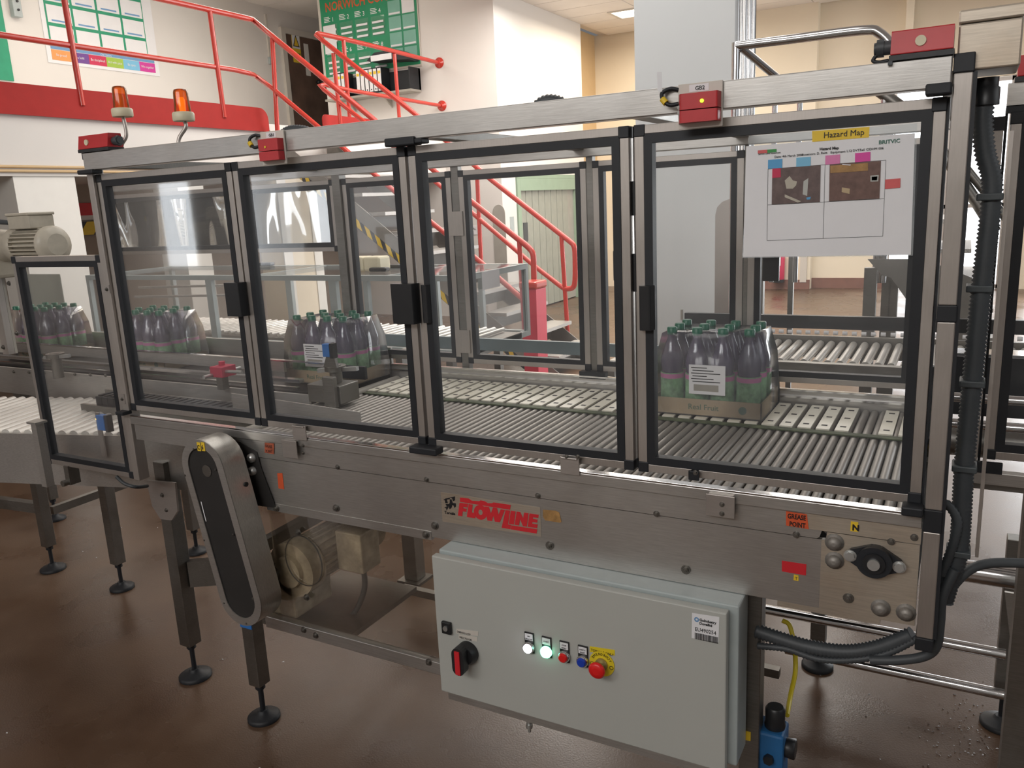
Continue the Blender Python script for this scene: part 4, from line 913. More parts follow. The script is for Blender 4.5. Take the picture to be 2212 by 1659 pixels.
hose('ribbed_conduit', 'thick ribbed conduit sagging below the right end of the conveyor body', [(1632, 1362, .04), (1680, 1378, .04), (1750, 1398, .04), (1830, 1408, .04), (1900, 1398, .04), (1975, 1370, .04)], .0175)
hose('ribbed_conduit', 'thin ribbed conduit hanging directly under the thick sagging one', [(1636, 1395, .03), (1700, 1402, .03), (1770, 1424, .03), (1850, 1425, .03), (1920, 1410, .03), (1985, 1378, .03)], .008)
hose('cable', 'smooth dark cable looping around the foot of the right post', [(1880, 1426, .02), (1940, 1426, .02), (1995, 1418, .02), (2022, 1395, .02), (2030, 1340, .02), (2035, 1290, .02), (2062, 1230, .03)], .010, ribbed=False)
hose('cable', 'dark cable arching right from the post over the big pipe', [(2040, 1300, .05), (2062, 1262, .06), (2100, 1228, .08), (2150, 1216, .1), (2240, 1218, .12)], .0095, ribbed=False)
hose('ribbed_hose', 'black ribbed hose arching above the beam left of GB2', [(1150, 240, .06), (1170, 222, .06), (1190, 217, .06), (1215, 224, .06), (1235, 240, .06)], .014)
hose('ribbed_hose', 'black ribbed hose arching behind the beam right of GB1', [(600, 300, .06), (620, 284, .06), (640, 280, .06), (665, 284, .06), (690, 300, .06)], .013)
for P_, r_ in (([(1690, 1340, .3), (1706, 1352, .3), (1716, 1400, .28), (1718, 1450, .26), (1708, 1500, .2), (1700, 1545, .12)], .006),):
    o = MB().tube(bez([PY(*p) for p in P_]), r_).build('air_hose', 'yellow2'); tag(o, 'thin yellow air hose hanging down to the blue regulator', 'hose')

# ---- air regulator
q = PY(1672, 1600, .09); ar = thing('air_regulator', 'blue air regulator with black knob beside the right leg', 'regulator', (q.x, .09, q.z))
MB().box((q.x-.035, .05, q.z-.10), (q.x+.028, .12, q.z+.042)).build('body', 'blue_body', ar, bevel=.006)
MB().lathe([(0, .022), (.01, .024), (.02, .022), (.05, .0225), (.056, .018)], (q.x+.002, .085, q.z+.038), n=20).build('knob', 'plastic', ar)
MB().lathe([(0, .022), (.02, .024), (.022, .020)], (q.x+.028, .085, q.z-.005), (1, 0, 0), 20).build('gauge', 'plastic', ar)
MB().cyl((q.x-.003, .05, q.z-.02), (q.x-.003, .038, q.z-.02), .012, n=6).build('hex_plug', 'gasket', ar)
MB().box((q.x-.06, .07, q.z-.01), (q.x-.035, .09, q.z+.01)).build('bracket', 'galv', ar)

# ---- hazard map in its sleeve on the last door
YH = -.0035
def hz(cx, cy, y=YH): return PY(1600+cx/5.672, 270+cy/5.672, y)
hm = thing('hazard_map', 'laminated Hazard Map sheet in a clear sleeve on the last front door', 'document', tuple(hz(1080, 900)))
def hq(name, mat, pts, lvl, parent=None, th=.0004): return quad(name, mat, [hz(a, b, YH-.0006*lvl) for a, b in pts], YH-.0006*lvl, th, parent or hm)
hq('sleeve', 'sleeve', [(100, 140), (2165, -20), (2110, 1600), (20, 1630)], 0)
hq('paper', 'white', [(68, 262), (2135, 100), (2085, 1590), (30, 1618)], 1)
hq('title_strip', 'yellow', [(875, 75), (1580, 22), (1570, 152), (878, 207)], 2)
def ht(s, mat, a, b, size, lvl=2, bold=0, sx=1, parent=None, align='LEFT'):
    A1, B1 = hz(*a), hz(*b); d = (B1-A1).normalized(); u = Vector((0, -1, 0)).cross(d)*-1
    u = d.cross(Yv)*-1 if d.cross(Yv).z < 0 else d.cross(Yv)
    return text('lettering', s, mat, (A1.x, YH-.0006*lvl-.0012, A1.z), d, u, size, parent or hm, bold=bold, sx=sx)
ht('Hazard Map', 'black', (1015, 160), (1420, 128), .0145, 2, sx=.98)
ht('BRITVIC', 'dkgreen', (1690, 236), (1960, 212), .0092, 1, .0002, 1.06)
ht('Hazard Map', 'black', (968, 312), (1170, 297), .0068, 1, .0002)
ht('Date: 4th March 2008', 'black', (415, 405), (680, 385), .0058, 1); ht('Assessors: D. Raitt', 'black', (752, 378), (990, 358), .0058, 1)
ht('Equipment: L12 DVT', 'black', (1100, 350), (1365, 328), .0058, 1); ht('Ref: CIDHM 006', 'black', (1458, 320), (1690, 302), .0058, 1)
hq('logo_red', 's_red', [(210, 312), (325, 302), (327, 342), (210, 352)], 2); hq('logo_green', 's_green', [(325, 302), (440, 292), (440, 332), (327, 342)], 2)
ht('Service Label Equipment', 'black', (215, 366), (430, 350), .0042, 1)
for nm, mt, pts in (('note', 's_blue', [(336, 428), (510, 415), (508, 525), (334, 538)]), ('note', 'c_sky', [(682, 402), (858, 388), (856, 500), (680, 513)]), ('note', 's_pink', [(1038, 375), (1217, 360), (1216, 472), (1036, 487)]), ('note', 's_mag', [(1402, 345), (1590, 330), (1588, 443), (1400, 458)]), ('note', 's_red', [(1770, 668), (1958, 653), (1955, 768), (1768, 784)])):
    hq(nm, mt, pts, 3)
def line(a, b, w=4):
    (x0, y0), (x1, y1) = a, b; d = math.hypot(x1-x0, y1-y0); nx, ny = -(y1-y0)/d*w/2, (x1-x0)/d*w/2
    hq('table_rule', 'black', [(x0+nx, y0+ny), (x1+nx, y1+ny), (x1-nx, y1-ny), (x0-nx, y0-ny)], 2)
line((336, 540), (1780, 430)); line((335, 540), (322, 1416)); line((322, 1416), (1742, 1362)); line((1780, 430), (1740, 1362)); line((1034, 486), (1010, 1388)); line((332, 980), (1755, 903))
ph = hq('photo', 'ph1', [(388, 535), (980, 492), (970, 942), (380, 973)], 3)
for mt, pts in (('cream', [(540, 680), (600, 625), (640, 680), (690, 690), (680, 740), (640, 780), (560, 780)]), ('cab', [(770, 690), (830, 650), (815, 870), (760, 850)]), ('cream', [(540, 850), (740, 935), (700, 950), (540, 885)]), ('s_blue', [(805, 890), (860, 880), (850, 912), (810, 915)]), ('c_red', [(388, 535), (490, 528), (492, 640), (386, 650)])):
    hq('photo_patch', mt, pts, 4, ph)
ph = hq('photo', 'ph2', [(1090, 485), (1718, 440), (1700, 900), (1082, 935)], 3)
for mt, pts in (('card', [(1240, 765), (1338, 780), (1333, 845), (1238, 822)]), ('cab', [(1590, 620), (1692, 612), (1685, 690), (1590, 695)]), ('plastic', [(1605, 635), (1675, 630), (1670, 678), (1605, 680)]), ('white', [(1245, 478), (1350, 485), (1345, 497), (1245, 490)]), ('walltan', [(1098, 500), (1560, 465), (1560, 560), (1100, 590)])):
    hq('photo_patch', mt if mt != 'walltan' else 'rusty', pts, 4 if mt != 'white' else 5, ph)

# ================================================================ BOTTLE PACKS
def bottle_parts():
    b = MB().lathe([(0, .030), (.004, .0355), (.05, .0355), (.06, .033), (.13, .033), (.145, .0355), (.165, .035), (.20, .024), (.225, .0145), (.240, .0135)], (0, 0, 0), n=14).build('bottle', 'bottle')
    c = MB().lathe([(0, .0155), (.020, .0155), (.0225, .013)], (0, 0, .238), n=14).build('cap', 'cap'); c.parent = b
    l = MB().lathe([(0, .0358), (.105, .0358)], (0, 0, .016), n=14).build('bottle_label', 'blabel'); l.parent = b
    l = MB().lathe([(0, .0361), (.014, .0361)], (0, 0, .104), n=14).build('pink_band', 's_pink'); l.parent = b
    return b
bot0 = bottle_parts(); used = False
def pack(x1, y0, label, zb=1.037, sheet=False):
    global used
    px_, nx_, ny_ = .0785, 4, 3
    x0 = x1-.33; t = thing('bottle_pack', label, 'bottle pack', ((x0+x1)/2, y0+.12, zb), 'shrink wrapped bottle packs')
    y1 = y0+.245
    tr = MB().box((x0, y0, zb), (x1, y1, zb+.003)).box((x0, y0, zb), (x1, y0+.003, zb+.052)).box((x0, y1-.003, zb), (x1, y1, zb+.052)).box((x0, y0, zb), (x0+.003, y1, zb+.052)).box((x1-.003, y0, zb), (x1, y1, zb+.052)).build('cardboard_tray', 'card', t)
    text('tray_print', 'Real Fruit', 'card_print', (x0+.11, y0-.0006, zb+.020), X, Z, .024, tr); MB().cyl((x1-.055, y0, zb+.026), (x1-.055, y0-.001, zb+.026), .012, n=16).build('round_print', 'card_print', tr)
    for i in range(nx_):
        for j in range(ny_):
            if not used: b = bot0; used = True
            else:
                b = bot0.copy(); C.objects.link(b)
                for ch in bot0.children: c = ch.copy(); C.objects.link(c); c.parent = b
            b.parent = t; b.location = Vector((x0+.047+px_*i, y0+.045+.0775*j, zb+.004))-Vector(ORG[t.name])
    e = .004
    pr = [(0.0, -e), (.05, -e), (.17, .004), (.21, .014), (.248, .022)]
    vs = []
    for h, ins in pr: vs += [(x0+ins, y0+ins, zb+h), (x1-ins, y0+ins, zb+h), (x1-ins, y1-ins, zb+h), (x0+ins, y1-ins, zb+h)]
    fs = [(4*i+k, 4*i+(k+1) % 4, 4*i+4+(k+1) % 4, 4*i+4+k) for i in range(4) for k in range(4)]+[(16, 17, 18, 19)]
    mb = MB(); mb.add(vs, fs, True)
    o = mb.build('shrink_film', 'film', t)
    if sheet:
        s = MB().box((x0+.115, y0-.007, zb+.070), (x0+.225, y0-.0062, zb+.160)).build('pallet_label', 'white', t)
        for k in range(6): MB().box((x0+.122+.004*(k % 2), y0-.0076, zb+.150-.0085*k), (x0+.17+.02*((k*7) % 3), y0-.0071, zb+.1525-.0085*k)).build('print_line', 'black', s)
        MB().box((x0+.13, y0-.0076, zb+.080), (x0+.205, y0-.0071, zb+.100)).build('barcode_block', 'plate', s)
    return t
pack(-.490, .722, 'bottle pack on the white slats behind the last front door', sheet=True)
pack(-2.03, .722, 'bottle pack at the drum entering the slats, behind the blue sensor', sheet=True)
pack(-3.085, .722, 'bottle pack behind the first front door')
pack(-3.93, .722, 'bottle pack behind the narrow side guard pane, farthest left')

# ================================================================ INFEED (behind the first two doors)
inf = thing('infeed_conveyor', 'dark chain infeed conveyor with steel guide rails left of the roller bed', 'conveyor', (-3.2, .7, .9))
MB().box((-5.2, .50, .93), (-2.04, .51, 1.055)).build('near_side_plate', 'steel', inf)
MB().box((-5.2, 1.0, .93), (-2.04, 1.012, 1.14)).build('far_side_plate', 'steel', inf)
MB().box((-5.2, .60, 1.005), (-2.04, .98, 1.035)).build('carrying_belt', 'dark', inf)
MB().box((-5.2, .655, 1.093), (-2.30, .667, 1.135)).build('guide_rail', 'steel', inf); MB().box((-5.2, .650, 1.1355), (-2.02, .670, 1.1405)).build('guide_rail_cap', 'chrome', inf)
MB().box((-2.06, .655, 1.087), (-1.90, .667, 1.135)).build('guide_end', 'gasket', inf)
MB().box((-5.2, .575, 1.075), (-2.15, .60, 1.088)).box((-5.2, .56, 1.055), (-2.15, .575, 1.062)).build('silver_rail', 'chrome', inf)
cl_ = MB().box((-3.02, .33, .975), (-2.984, .43, 1.018)).box((-3.017, .34, 1.018), (-2.998, .42, 1.024)).build('chain_link', 'gasket', inf, bevel=.003)
for k in range(1, 24): dup(cl_, (.038*k, 0, 0))
MB().box((-3.1, .315, .93), (-2.08, .33, .985)).box((-3.1, .43, .93), (-2.08, .44, 1.02)).build('chain_channel', 'steel_dark', inf)
MB().prism([(-3.05, .30, .93), (-2.45, .14, .95), (-2.0, .20, .95), (-2.0, .32, .95), (-3.05, .32, .94)], (0, 0, .01)).build('transfer_plate', 'steel_dark', inf)
for px, py, yy in ((483, 800, .50),):
    q = PY(px, py, yy); k_ = MB().box((q.x-.03, yy-.04, q.z-.02), (q.x+.035, yy+.03, q.z+.02)).cyl((q.x-.005, yy, q.z+.02), (q.x-.005, yy, q.z+.035), .012).build('clamp_block', 'c_red', inf, bevel=.002)
    MB().cyl((q.x-.02, yy-.08, q.z-.012), (q.x-.02, yy+.1, q.z-.012), .007).cyl((q.x-.05, yy-.02, q.z), (q.x+.12, yy-.02, q.z+.004), .006).build('clamp_rod', 'galv', inf)
    MB().box((q.x-.012, yy-.03, q.z-.07), (q.x+.02, yy, q.z-.02)).build('clamp_stem', 'steel_dark', inf)
for px, py, yy in ((725, 800, .52), (120, 772, .45)):
    q = PY(px, py, yy)
    MB().cyl((q.x, yy, q.z-.09), (q.x, yy, q.z+.02), .022, n=16).cyl((q.x, yy, q.z+.0), (q.x, yy, q.z+.018), .038, n=16).build('clamp_post', 'steel_dark', inf)
    MB().bar((q.x-.08, yy, q.z-.005), (q.x+.10, yy, q.z+.012), .014, .014).build('clamp_rod', 'galv', inf)
q = PY(715, 845, .48); MB().box((q.x-.09, .46, q.z-.04), (q.x+.06, .56, q.z+.025)).box((q.x+.0, .44, q.z-.05), (q.x+.05, .46, q.z+.06)).build('bracket_block', 'steel_dark', inf, bevel=.003)
for k in range(9):
    q = PY(30+33*k, 803+1.3*k, .499) if k < 8 else PY(560, 862, .499); bolt((q.x, .499, q.z), inf, .8)
for x in (-4.6, -3.4): leg(inf, x, .56, .13, .93, .05); leg(inf, x, 1.0, .13, .93, .05)
leg(inf, -3.93, .556, .13, .93, .05, r=.06)
MB().bar((-3.93, .556, .33), (-4.9, .45, .33), .04, .05).bar((-3.93, .6, .3), (-3.93, 1.1, .3), .03, .04).build('cross_rail', 'steel_dark', inf)
# photoelectric sensors
def sensor(px, py, Y, label, w=.030, h=.045):
    q = PY(px, py, Y); t = thing('photo_sensor', label, 'sensor', tuple(q))
    MB().box((q.x-w/2, Y-.014, q.z-h/2), (q.x+w/2, Y+.01, q.z+h/2)).build('housing', 'blue', t, bevel=.002)
    MB().box((q.x+w/2+.0006, Y-.012, q.z-h/2-.004), (q.x+w/2+.016, Y+.01, q.z+h/2+.002)).build('black_side', 'plastic', t)
    return t, q
s1, q = sensor(709, 756, .46, 'blue photo sensor on the guide clamp in front of the second bottle pack')
MB().prism([(q.x-.025, .455, q.z-.06), (q.x+.035, .455, q.z-.06), (q.x+.028, .455, q.z-.025), (q.x-.008, .455, q.z-.022)], (0, .012, 0)).build('bracket', 'steel_dark', s1)
s2, q = sensor(224, 912, .10, 'blue photo sensor seen through the narrow side guard', .042, .055)
MB().box((q.x-.035, .095, q.z-.13), (q.x-.012, .10, q.z+.035)).build('bracket', 'alu_v', s2); MB().cyl((q.x-.022, .09, q.z+.012), (q.x-.022, .088, q.z+.012), .003).build('status_light', 'lampo', s2)
# grey sheet behind side guard
a, b = PY(75, 600, 1.06), PY(160, 735, 1.06)
o = MB().box((a.x-.05, 1.05, b.z-.02), (b.x-.02, 1.056, PY(75, 592, 1.06).z+.0)).build('backing_sheet', 'strip'); tag(o, 'dark grey metal sheet behind the leftmost bottle pack', 'sheet')

# ---- skewed roller conveyor on the left
A0, B0 = Vector((-3.75, -.182, 0)), Vector((-2.13, .263, 0))
dx = (B0-A0).normalized(); dn = Vector((-dx.y, dx.x, 0))
lr = thing('side_roller_conveyor', 'low steel roller conveyor leaving at an angle under the side guard', 'conveyor', (-2.9, .1, .8))
MB().bar(A0+Z*.853, B0+Z*.853, .012, .195).bar(A0+dn*.52+Z*.853, B0+dn*.52+Z*.853, .012, .195).build('side_plate', 'steel', lr)
rr_ = None
for k in range(34):
    p = A0+dx*(.03+.05*k)+Z*.942
    if rr_ is None: rr_ = MB().cyl(p+dn*.008, p+dn*.51, .0205, n=14).build('roller', 'roller2', lr); p0 = p
    else: dup(rr_, p-p0)
def lq(px, py, Z0): return PZ(px, py, Z0)
q = PY(355, 1080, .13); bk2 = MB().prism([(q.x-.075, .125, q.z+.065), (q.x+.075, .125, q.z+.075), (q.x+.068, .125, q.z-.03), (q.x+.03, .125, q.z-.07), (q.x-.03, .125, q.z-.075), (q.x-.065, .125, q.z-.03)], (0, .008, 0)).build('leg_bracket', 'alu', lr)
bolt((q.x, .125, q.z+.02), lr, .9); bolt((q.x+.01, .125, q.z-.035), lr, .8)
ll = leg(lr, -2.455, .18, .14, .86, .055, r=.06)
MB().bar((-2.43, .2, .42), (-2.05, .45, .42), .03, .10).build('cross_bar', 'steel_dark', lr)
q = PY(85, 950, -.16); MB().box((q.x-.012, -.172, .86), (q.x+.016, -.145, 1.075)).box((q.x-.020, -.18, 1.075), (q.x+.028, -.14, 1.082)).build('guard_post', 'steel', lr)
MB().tube(bez([PY(252, 1030, .0), PY(270, 1045, 0), PY(295, 1052, .02), PY(318, 1050, .1)]), .006).build('cable', 'conduit', lr)
MB().tube(bez([PY(412, 1215, .3), PY(425, 1228, .3), PY(450, 1226, .3), PY(470, 1218, .3)]), .006).build('cable', 'plastic', lr)

# ---- gearbox and motor at the far left
Yg = .5
lm = thing('drive_unit', 'cream geared drive motor on a beige upright at the left edge', 'motor', tuple(PY(20, 650, Yg)))
a, b = PY(0, 570, Yg), PY(50, 765, Yg)
c_ = MB().box((a.x-.25, Yg, b.z), (b.x-.06, Yg+.012, a.z)).build('upright_plate', 'plate', lm); MB().box((b.x-.105, Yg-.03, b.z), (b.x-.06, Yg-.001, a.z+.0)).build('upright_flange', 'alu_v', lm)
for px, py in ((20, 612), (37, 720), (8, 750)): q = PY(px, py, Yg-.03); bolt((q.x, Yg-.03, q.z), lm, 1.2)
q = PY(3, 648, Yg-.001); o = MB().box((q.x-.05, Yg-.003, q.z-.035), (q.x+.012, Yg, q.z+.0)).build('warning_label', 'yellow', lm); MB().box((q.x-.05, Yg-.003, q.z), (q.x+.012, Yg, q.z+.03)).build('label_top', 'white', lm)
m0, m1 = PY(52, 530, Yg), PY(112, 527, Yg); rz = .075; zc_ = m0.z
mm = MB().cyl((m0.x, Yg, zc_), (m1.x, Yg, zc_), rz-.022, n=28)
for k in range(26):
    t_ = 2*math.pi*k/26; d = Vector((0, math.cos(t_), math.sin(t_))); mm.bar(Vector((m0.x, Yg, zc_))+d*(rz-.010), Vector((m1.x, Yg, zc_))+d*(rz-.010), .005, .022, up=d)
mm.build('finned_body', 'cream', lm)
MB().lathe([(0, rz+.004), (.014, rz+.004), (.030, rz-.006), (.040, rz-.03)], (m1.x, Yg, zc_), (1, 0, 0), 28).build('fan_cover', 'cream', lm)
MB().lathe([(0, rz-.005), (.03, rz+.006), (.04, rz-.02), (.12, rz-.005), (.2, rz-.0), (.3, rz-.0)], (m0.x, Yg, zc_), (-1, 0, 0), 28).build('gear_housing', 'cream', lm)
MB().box((m0.x-.36, Yg-.09, zc_-.14), (m0.x-.13, Yg+.08, zc_-.0)).build('gearbox', 'cream', lm, bevel=.015)
MB().box((m0.x+.01, Yg-.06, zc_+rz-.005), (m1.x-.035, Yg+.05, zc_+rz+.05)).box((m0.x+.005, Yg-.065, zc_+rz+.05), (m1.x-.03, Yg+.055, zc_+rz+.062)).build('terminal_box', 'cream', lm, bevel=.004)
MB().cyl((m0.x+.01, Yg-.01, zc_+rz+.022), (m0.x-.03, Yg-.01, zc_+rz+.022), .016, n=14).build('gland', 'conduit', lm)
corr(MB(), [(m0.x-.03, Yg-.01, zc_+rz+.022), (m0.x-.12, Yg-.02, zc_+rz+.03), (m0.x-.3, Yg-.02, zc_+rz+.035)], .011).build('supply_hose', 'conduit', lm)

# ================================================================ NEXT MACHINE AT THE RIGHT
YR = .35
rg = thing('guard_enclosure', 'second aluminium guard enclosure cut off by the right edge', 'guard enclosure', (.5, YR, 1.1))
door(rg, .068, .72, 1.098, 1.828, YR)
MB().box((.030, YR-.004, 1.04), (.056, YR+.03, 1.795)).build('corner_post', 'alu_v', rg); MB().box((.028, YR-.006, 1.795), (.058, YR+.032, 1.822)).build('joint_block', 'gasket', rg)
MB().box((.058, YR-.004, 1.842), (1.6, YR+.03, 1.885)).build('top_beam', 'steel', rg); MB().box((.058, YR, 1.828), (1.6, YR+.03, 1.842)).build('seal', 'gasket', rg)
MB().box((.050, YR-.012, 1.068), (.105, YR, 1.092)).build('joint_block', 'gasket', rg)
MB().box((.058, YR+.032, 1.04), (.063, YR+.05, 1.84)).build('inner_post', 'gasket', rg)
rc = thing('outfeed_conveyor', 'outfeed conveyor with pipes and stand past the right corner post', 'conveyor', (.5, .8, .9))
MB().box((.045, YR-.006, 1.040), (1.6, YR+.02, 1.068)).build('lower_rail', 'steel', rc, bevel=.001)
MB().box((.02, YR+.02, 1.02), (1.6, YR+.06, 1.055)).build('frame_member', 'steel_dark', rc)
MB().cyl((-.02, .62, 1.17), (1.6, .62, 1.17), .012).cyl((-.02, .55, 1.12), (1.6, .55, 1.12), .012).build('guide_tube', 'chrome', rc)
MB().cyl((.0, .62, 1.06), (1.6, .62, 1.06), .040, n=24).build('end_roller', 'steel_dark', rc)
MB().box((-.01, .80, 1.08), (1.6, .82, 1.24)).build('back_plate', 'gasket', rc)
MB().box((-.01, .82, 1.24), (1.6, .90, 1.245)).build('top_edge', 'chrome', rc)
MB().cyl((-.02, .72, .665), (1.6, .72, .665), .030, n=20).build('large_pipe', 'chrome', rc)
MB().cyl((-.45, 1.0, .155), (.9, 1.0, .155), .017, n=16).build('floor_tube', 'chrome', rc)
MB().cyl((-.60, 1.0, .290), (.19, 1.0, .290), .017, n=16).build('stretcher_tube', 'chrome', rc)
leg(rc, .20, 1.08, .13, .64, .055, r=.06)
q = PY(2200, 1350, .40); MB().box((q.x-.012, .38, 0.001), (q.x+.05, .44, 1.04)).build('leg', 'steel_dark', rc)
MB().prism([(.155, .72, .62), (.215, .72, .62), (.205, .72, .32)], (0, .01, 0)).build('gusset', 'steel', rc)
t = thing('end_switch', 'red safety switch on the beam at the right picture edge', 'safety switch', (.12, YR, 1.89))
MB().box((.068, YR-.01, 1.8855), (.20, YR+.03, 1.895)).build('base', 'plastic', t); MB().box((.072, YR-.01, 1.8955), (.20, YR+.03, 1.935)).build('housing', 'red', t, bevel=.002)
o = MB().tube(bez([PY(2085, 242, .4), PY(2092, 262, .4), PY(2125, 262, .38), PY(2170, 268, .36)]), .004).build('cable', 'gasket'); tag(o, 'thin black cable over the second enclosure corner', 'cable')
t, q = sensor(1998, 962, .05, 'small sensor with amber light between the last door and right post', .010, .03)
MB().cyl((q.x, .036, q.z+.0), (q.x, .033, q.z+.0), .004).build('status_light', 'lampo', t)
hose('ribbed_hose', 'curved dark hose between the last door and the right post', [(2012, 790, .12), (2004, 830, .12), (2008, 880, .12), (2012, 930, .12), (2005, 960, .12)], .012)

# ================================================================ BEHIND THE MACHINE
# roller conveyor behind last door
br = thing('rear_roller_conveyor', 'roller conveyor with skewed bright rollers running behind the last door', 'conveyor', (-.5, 2.0, .9))
MB().box((-1.05, 1.78, .93), (1.8, 1.80, 1.0)).box((-1.05, 1.76, 1.0), (1.8, 1.80, 1.006)).build('near_rail', 'steel_dark', br)
MB().box((-1.05, 2.28, .93), (1.8, 2.30, 1.03)).build('far_rail', 'steel_dark', br)
MB().box((-1.2, 2.30, 1.06), (1.8, 2.33, 1.12)).build('guide_bar', 'plastic', br)
sc_ = MB()
for k in range(72): sc_.cyl((-1.1+.04*k, 2.29, 1.045), (-1.1+.04*k+.02, 2.29, 1.045), .010, n=6)
sc_.build('skate_wheels', 'white', br, kind='stuff')
r0_ = MB().cyl((-1.02, 1.81, .996), (-1.02, 2.27, .996), .0165, n=14).build('roller', 'roller2', br)
for k in range(1, 60): dup(r0_, (.047*k, 0, 0))
for x in (-.9, .9): leg(br, x, 1.84, .13, .93); leg(br, x, 2.25, .13, .93)
zt_ = PY(1150, 736, 1.5).z; MB().box((-2.7, 1.50, zt_-.055), (-.95, 1.52, zt_)).build('teal_rail', 'belt', br)
for x in (-2.4, -1.3): MB().box((x, 1.5, .3), (x+.04, 1.78, 1.02)).build('rail_support', 'steel_dark', br)
# crossover steps with stainless rails
YX = 3.0
xr = thing('crossover_rail', 'stainless tubular handrail of the crossover steps beside the pillar', 'handrail', tuple(PY(1590, 200, YX)))
YX2 = 3.75
MB().tube([PY(1590, 99, YX)-Z*0]+bez([PY(1700, 86, YX), PY(1860, 66, YX), PY(1900, 72, YX), PY(1935, 110, YX), PY(1975, 165, YX)], 6), .024, 12).build('top_rail', 'chrome', xr)
MB().cyl(PY(1590, 92, YX), Vector((PY(1588, 92, YX).x, YX, 1.0)), .022).build('post', 'chrome', xr)
MB().cyl(PY(1602, 104, YX), PY(1700, 195, YX)+Vector((0, .4, 0)), .020).build('diagonal_rail', 'chrome', xr)
for px in (1674, 1728, 1912, 1925): MB().cyl(PY(px, 212, YX), Vector((PY(px, 212, YX).x, YX, 1.2)), .014 if px < 1900 else .02).build('post', 'chrome', xr)
MB().tube([PY(1890, 190, YX), PY(1990, 262, YX), PY(2112, 440, YX), PY(2150, 500, YX)], .028).build('middle_rail', 'steel_dark', xr)
MB().tube([PY(2060, 330, YX), PY(2112, 395, YX), PY(2180, 480, YX)], .020).build('stair_rail', 'steel_dark', xr)
cs = thing('crossover_steps', 'grey steel crossover steps behind the last door', 'steps', (-.2, 3.2, 0))
MB().prism([PY(1874, 560, 2.9), PY(1995, 560, 2.9), PY(2100, 600, 2.9), PY(2100, 790, 2.9), PY(1960, 650, 2.9), PY(1925, 600, 2.9), PY(1905, 595, 2.9)], (0, .012, 0)).build('stringer', 'stair', cs)
for px in (1880, 1912, 1928): q = PY(px, 600, 2.9+.25*(px > 1900)); MB().box((q.x-.03 if px == 1880 else q.x-.015, q.y, 0), (q.x+.03, q.y+.05, q.z+.05)).build('support_post', 'steel_dark', cs)
for px, w_ in ((1605, .06), (1640, .045)):
    q = PY(px, 600, 3.2); MB().box((q.x-w_/2, 3.2, 0), (q.x+w_/2, 3.25, q.z+.3)).build('support_post', 'steel_dark', cs)
q = PY(1708, 600, 3.4); MB().box((q.x-.015, 3.4, 0), (q.x+.015, 3.43, 1.6)).build('support_post', 'steel_dark', cs)
for k in range(5):
    q = PY(2010+22*k, 470+60*k, 3.2); MB().box((q.x-.12, 2.92, q.z-.02), (q.x+.14, 3.6, q.z)).build('tread', 'tread', cs)
# grey rounded shield
P = [PY(1543, 720, 3.9), PY(1605, 720, 3.9), PY(1605, 430, 3.9), PY(1575, 430, 3.9), PY(1560, 436, 3.9), PY(1549, 448, 3.9), PY(1545, 465, 3.9)]
P[0] = Vector((P[0].x, 3.9, .001)); P[1] = Vector((P[1].x, 3.9, .001))
o = MB().prism(P, (0, .02, 0)).build('rounded_shield', 'alu'); tag(o, 'tall grey shield with rounded top corner in front of the pillar', 'shield')
# vertical pipes by the pillar
pp = thing('pipe_bundle', 'bundle of polished vertical pipes right of the pale pillar', 'pipes', tuple(PY(1610, 100, 4.4)))
for px, r_ in ((1592, .018), (1601, .012), (1609, .020), (1619, .016), (1628, .014)):
    q = PY(px, 100, 4.4); MB().cyl((q.x, 4.4, 0), (q.x, 4.4, 4.6), r_, n=12).build('pipe', 'chrome', pp)
# low guarded conveyor enclosure
F, Bk, T_, Bt = 2.5, 3.3, 1.285, .79
X1 = -2.61; X0 = -6.2
fe2 = thing('low_enclosure', 'long low pale framed enclosure with clear sides behind the guarded machine', 'enclosure', (-4.2, 2.9, .8))
w_ = .035
xs_ = [PY(447, 640, F).x, PY(712, 640, F).x, PY(786, 640, F).x, PY(890, 640, F).x]
for yy in (F, Bk):
    MB().box((X0, yy-.001, T_-w_), (X1, yy+w_, T_)).build('top_rail', 'cab2', fe2); MB().box((X0, yy, Bt), (X1, yy+w_, Bt+w_)).build('bottom_rail', 'cab2', fe2)
for x in [X0]+xs_+[X1-w_]:
    wv = .06 if x in xs_[:2] else w_
    for yy in (F, Bk): MB().box((x, yy, Bt+w_), (x+wv, yy+w_, T_-w_)).build('upright', 'cab2', fe2)
for x in (X0, -4.4, -3.2, X1-w_): MB().box((x, F+w_, T_-w_), (x+w_, Bk, T_)).build('cross_rail', 'cab2', fe2)
MB().box((X1-w_, F+w_, Bt), (X1, Bk, Bt+w_)).build('cross_rail', 'cab2', fe2)
MB().box((X0+.01, F+.012, Bt+w_), (X1-.01, F+.016, T_-w_)).build('front_pane', 'glass_far', fe2); MB().box((X1-.02, F+w_, Bt+w_), (X1-.016, Bk, T_-w_)).build('end_pane', 'glass_far', fe2)
MB().box((X0, F+w_, T_-.004), (X1, Bk, T_+.002)).build('top_pane', 'glass_far', fe2)
MB().box((X0, F+.1, Bt-.02), (X1, Bk-.1, Bt+.04)).build('bed', 'steel_dark', fe2)
rb = MB().cyl((-6.1, F+.12, Bt+.06), (-6.1, Bk-.12, Bt+.06), .014, n=8).build('roller', 'roller2', fe2)
for k in range(1, 49): dup(rb, (.07*k, 0, 0))
for x in (-5.6, -4.2, -2.8): leg(fe2, x, F+.1, .13, Bt-.02); leg(fe2, x, Bk-.1, .13, Bt-.02)
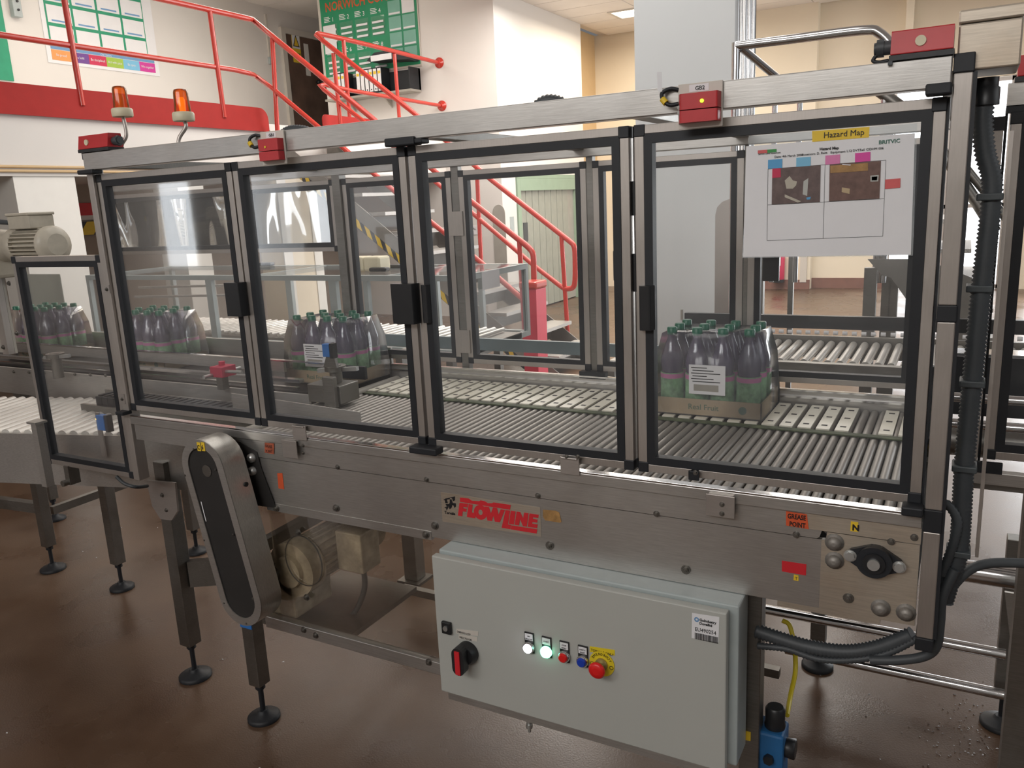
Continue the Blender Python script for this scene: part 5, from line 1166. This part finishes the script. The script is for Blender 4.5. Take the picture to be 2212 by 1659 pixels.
for z_, yy in ((1.19, 2.75), (1.12, 2.7)): MB().cyl((-5.9, yy, z_-.03), (-4.7, yy, z_), .010).build('guide_rod', 'galv', fe2)
q = PX(1060, 602, X1); MB().box((X1, q.y-.11, q.z-.06), (X1+.003, q.y+.11, q.z+.05)).build('paper_notice', 'white', fe2)
for px, py in ((575, 572), (820, 584), (850, 577)):
    q = PZ(px, py, T_+.01); MB().box((q.x-.07, q.y-.03, T_+.003), (q.x+.07, q.y+.03, T_+.03)).build('lid_handle', 'plastic', fe2, bevel=.01)
for k, px in enumerate((768, 802)):
    q = PY(px, 580, 2.75); o = MB().box((q.x-.068, 2.75, T_+.0025), (q.x+.068, 2.88, T_+.10)).build('storage_tub', 'ivory', bevel=.015)
    tag(o, ('left of the two cream plastic tubs on the low enclosure', 'right of the two cream plastic tubs on the low enclosure')[k], 'tub')
# twin pipes along the mezzanine fascia
tp = thing('fascia_pipes', 'two thin brown pipes running along the white mezzanine fascia', 'pipes', (XM, 2, 2.16))
for z_ in (2.175, 2.140): MB().cyl((XM+.045, -5, z_), (XM+.045, 5.2, z_), .012).build('pipe', 'walltan', tp)

# ---- crumbs on the floor
mb = MB(); rr = random.Random(11)
def crumb(px, py, s):
    q = PZ(px, py, 0)
    mb.add([(q.x+s*rr.uniform(-1, 1), q.y+s*rr.uniform(-1, 1), .0005), (q.x+s, q.y, .0005), (q.x, q.y+s, .0005), (q.x, q.y, s*.8)], [(0, 1, 2), (0, 1, 3), (1, 2, 3), (2, 0, 3)])
for _ in range(150): crumb(rr.gauss(2090, 55), rr.gauss(1590, 55), rr.uniform(.0025, .006))
for px, py in ((14, 1584), (580, 1228), (208, 1205), (480, 1425), (340, 1140), (262, 1140), (178, 1192), (612, 1430), (1877, 1500), (1870, 1548), (1900, 1640), (560, 1660), (1772, 1460)): crumb(px, py, .005)
o = mb.build('floor_crumbs', 'white'); o['kind'] = 'stuff'; o['label'] = 'white crumbs of debris scattered on the floor at lower right'; o['category'] = 'debris'
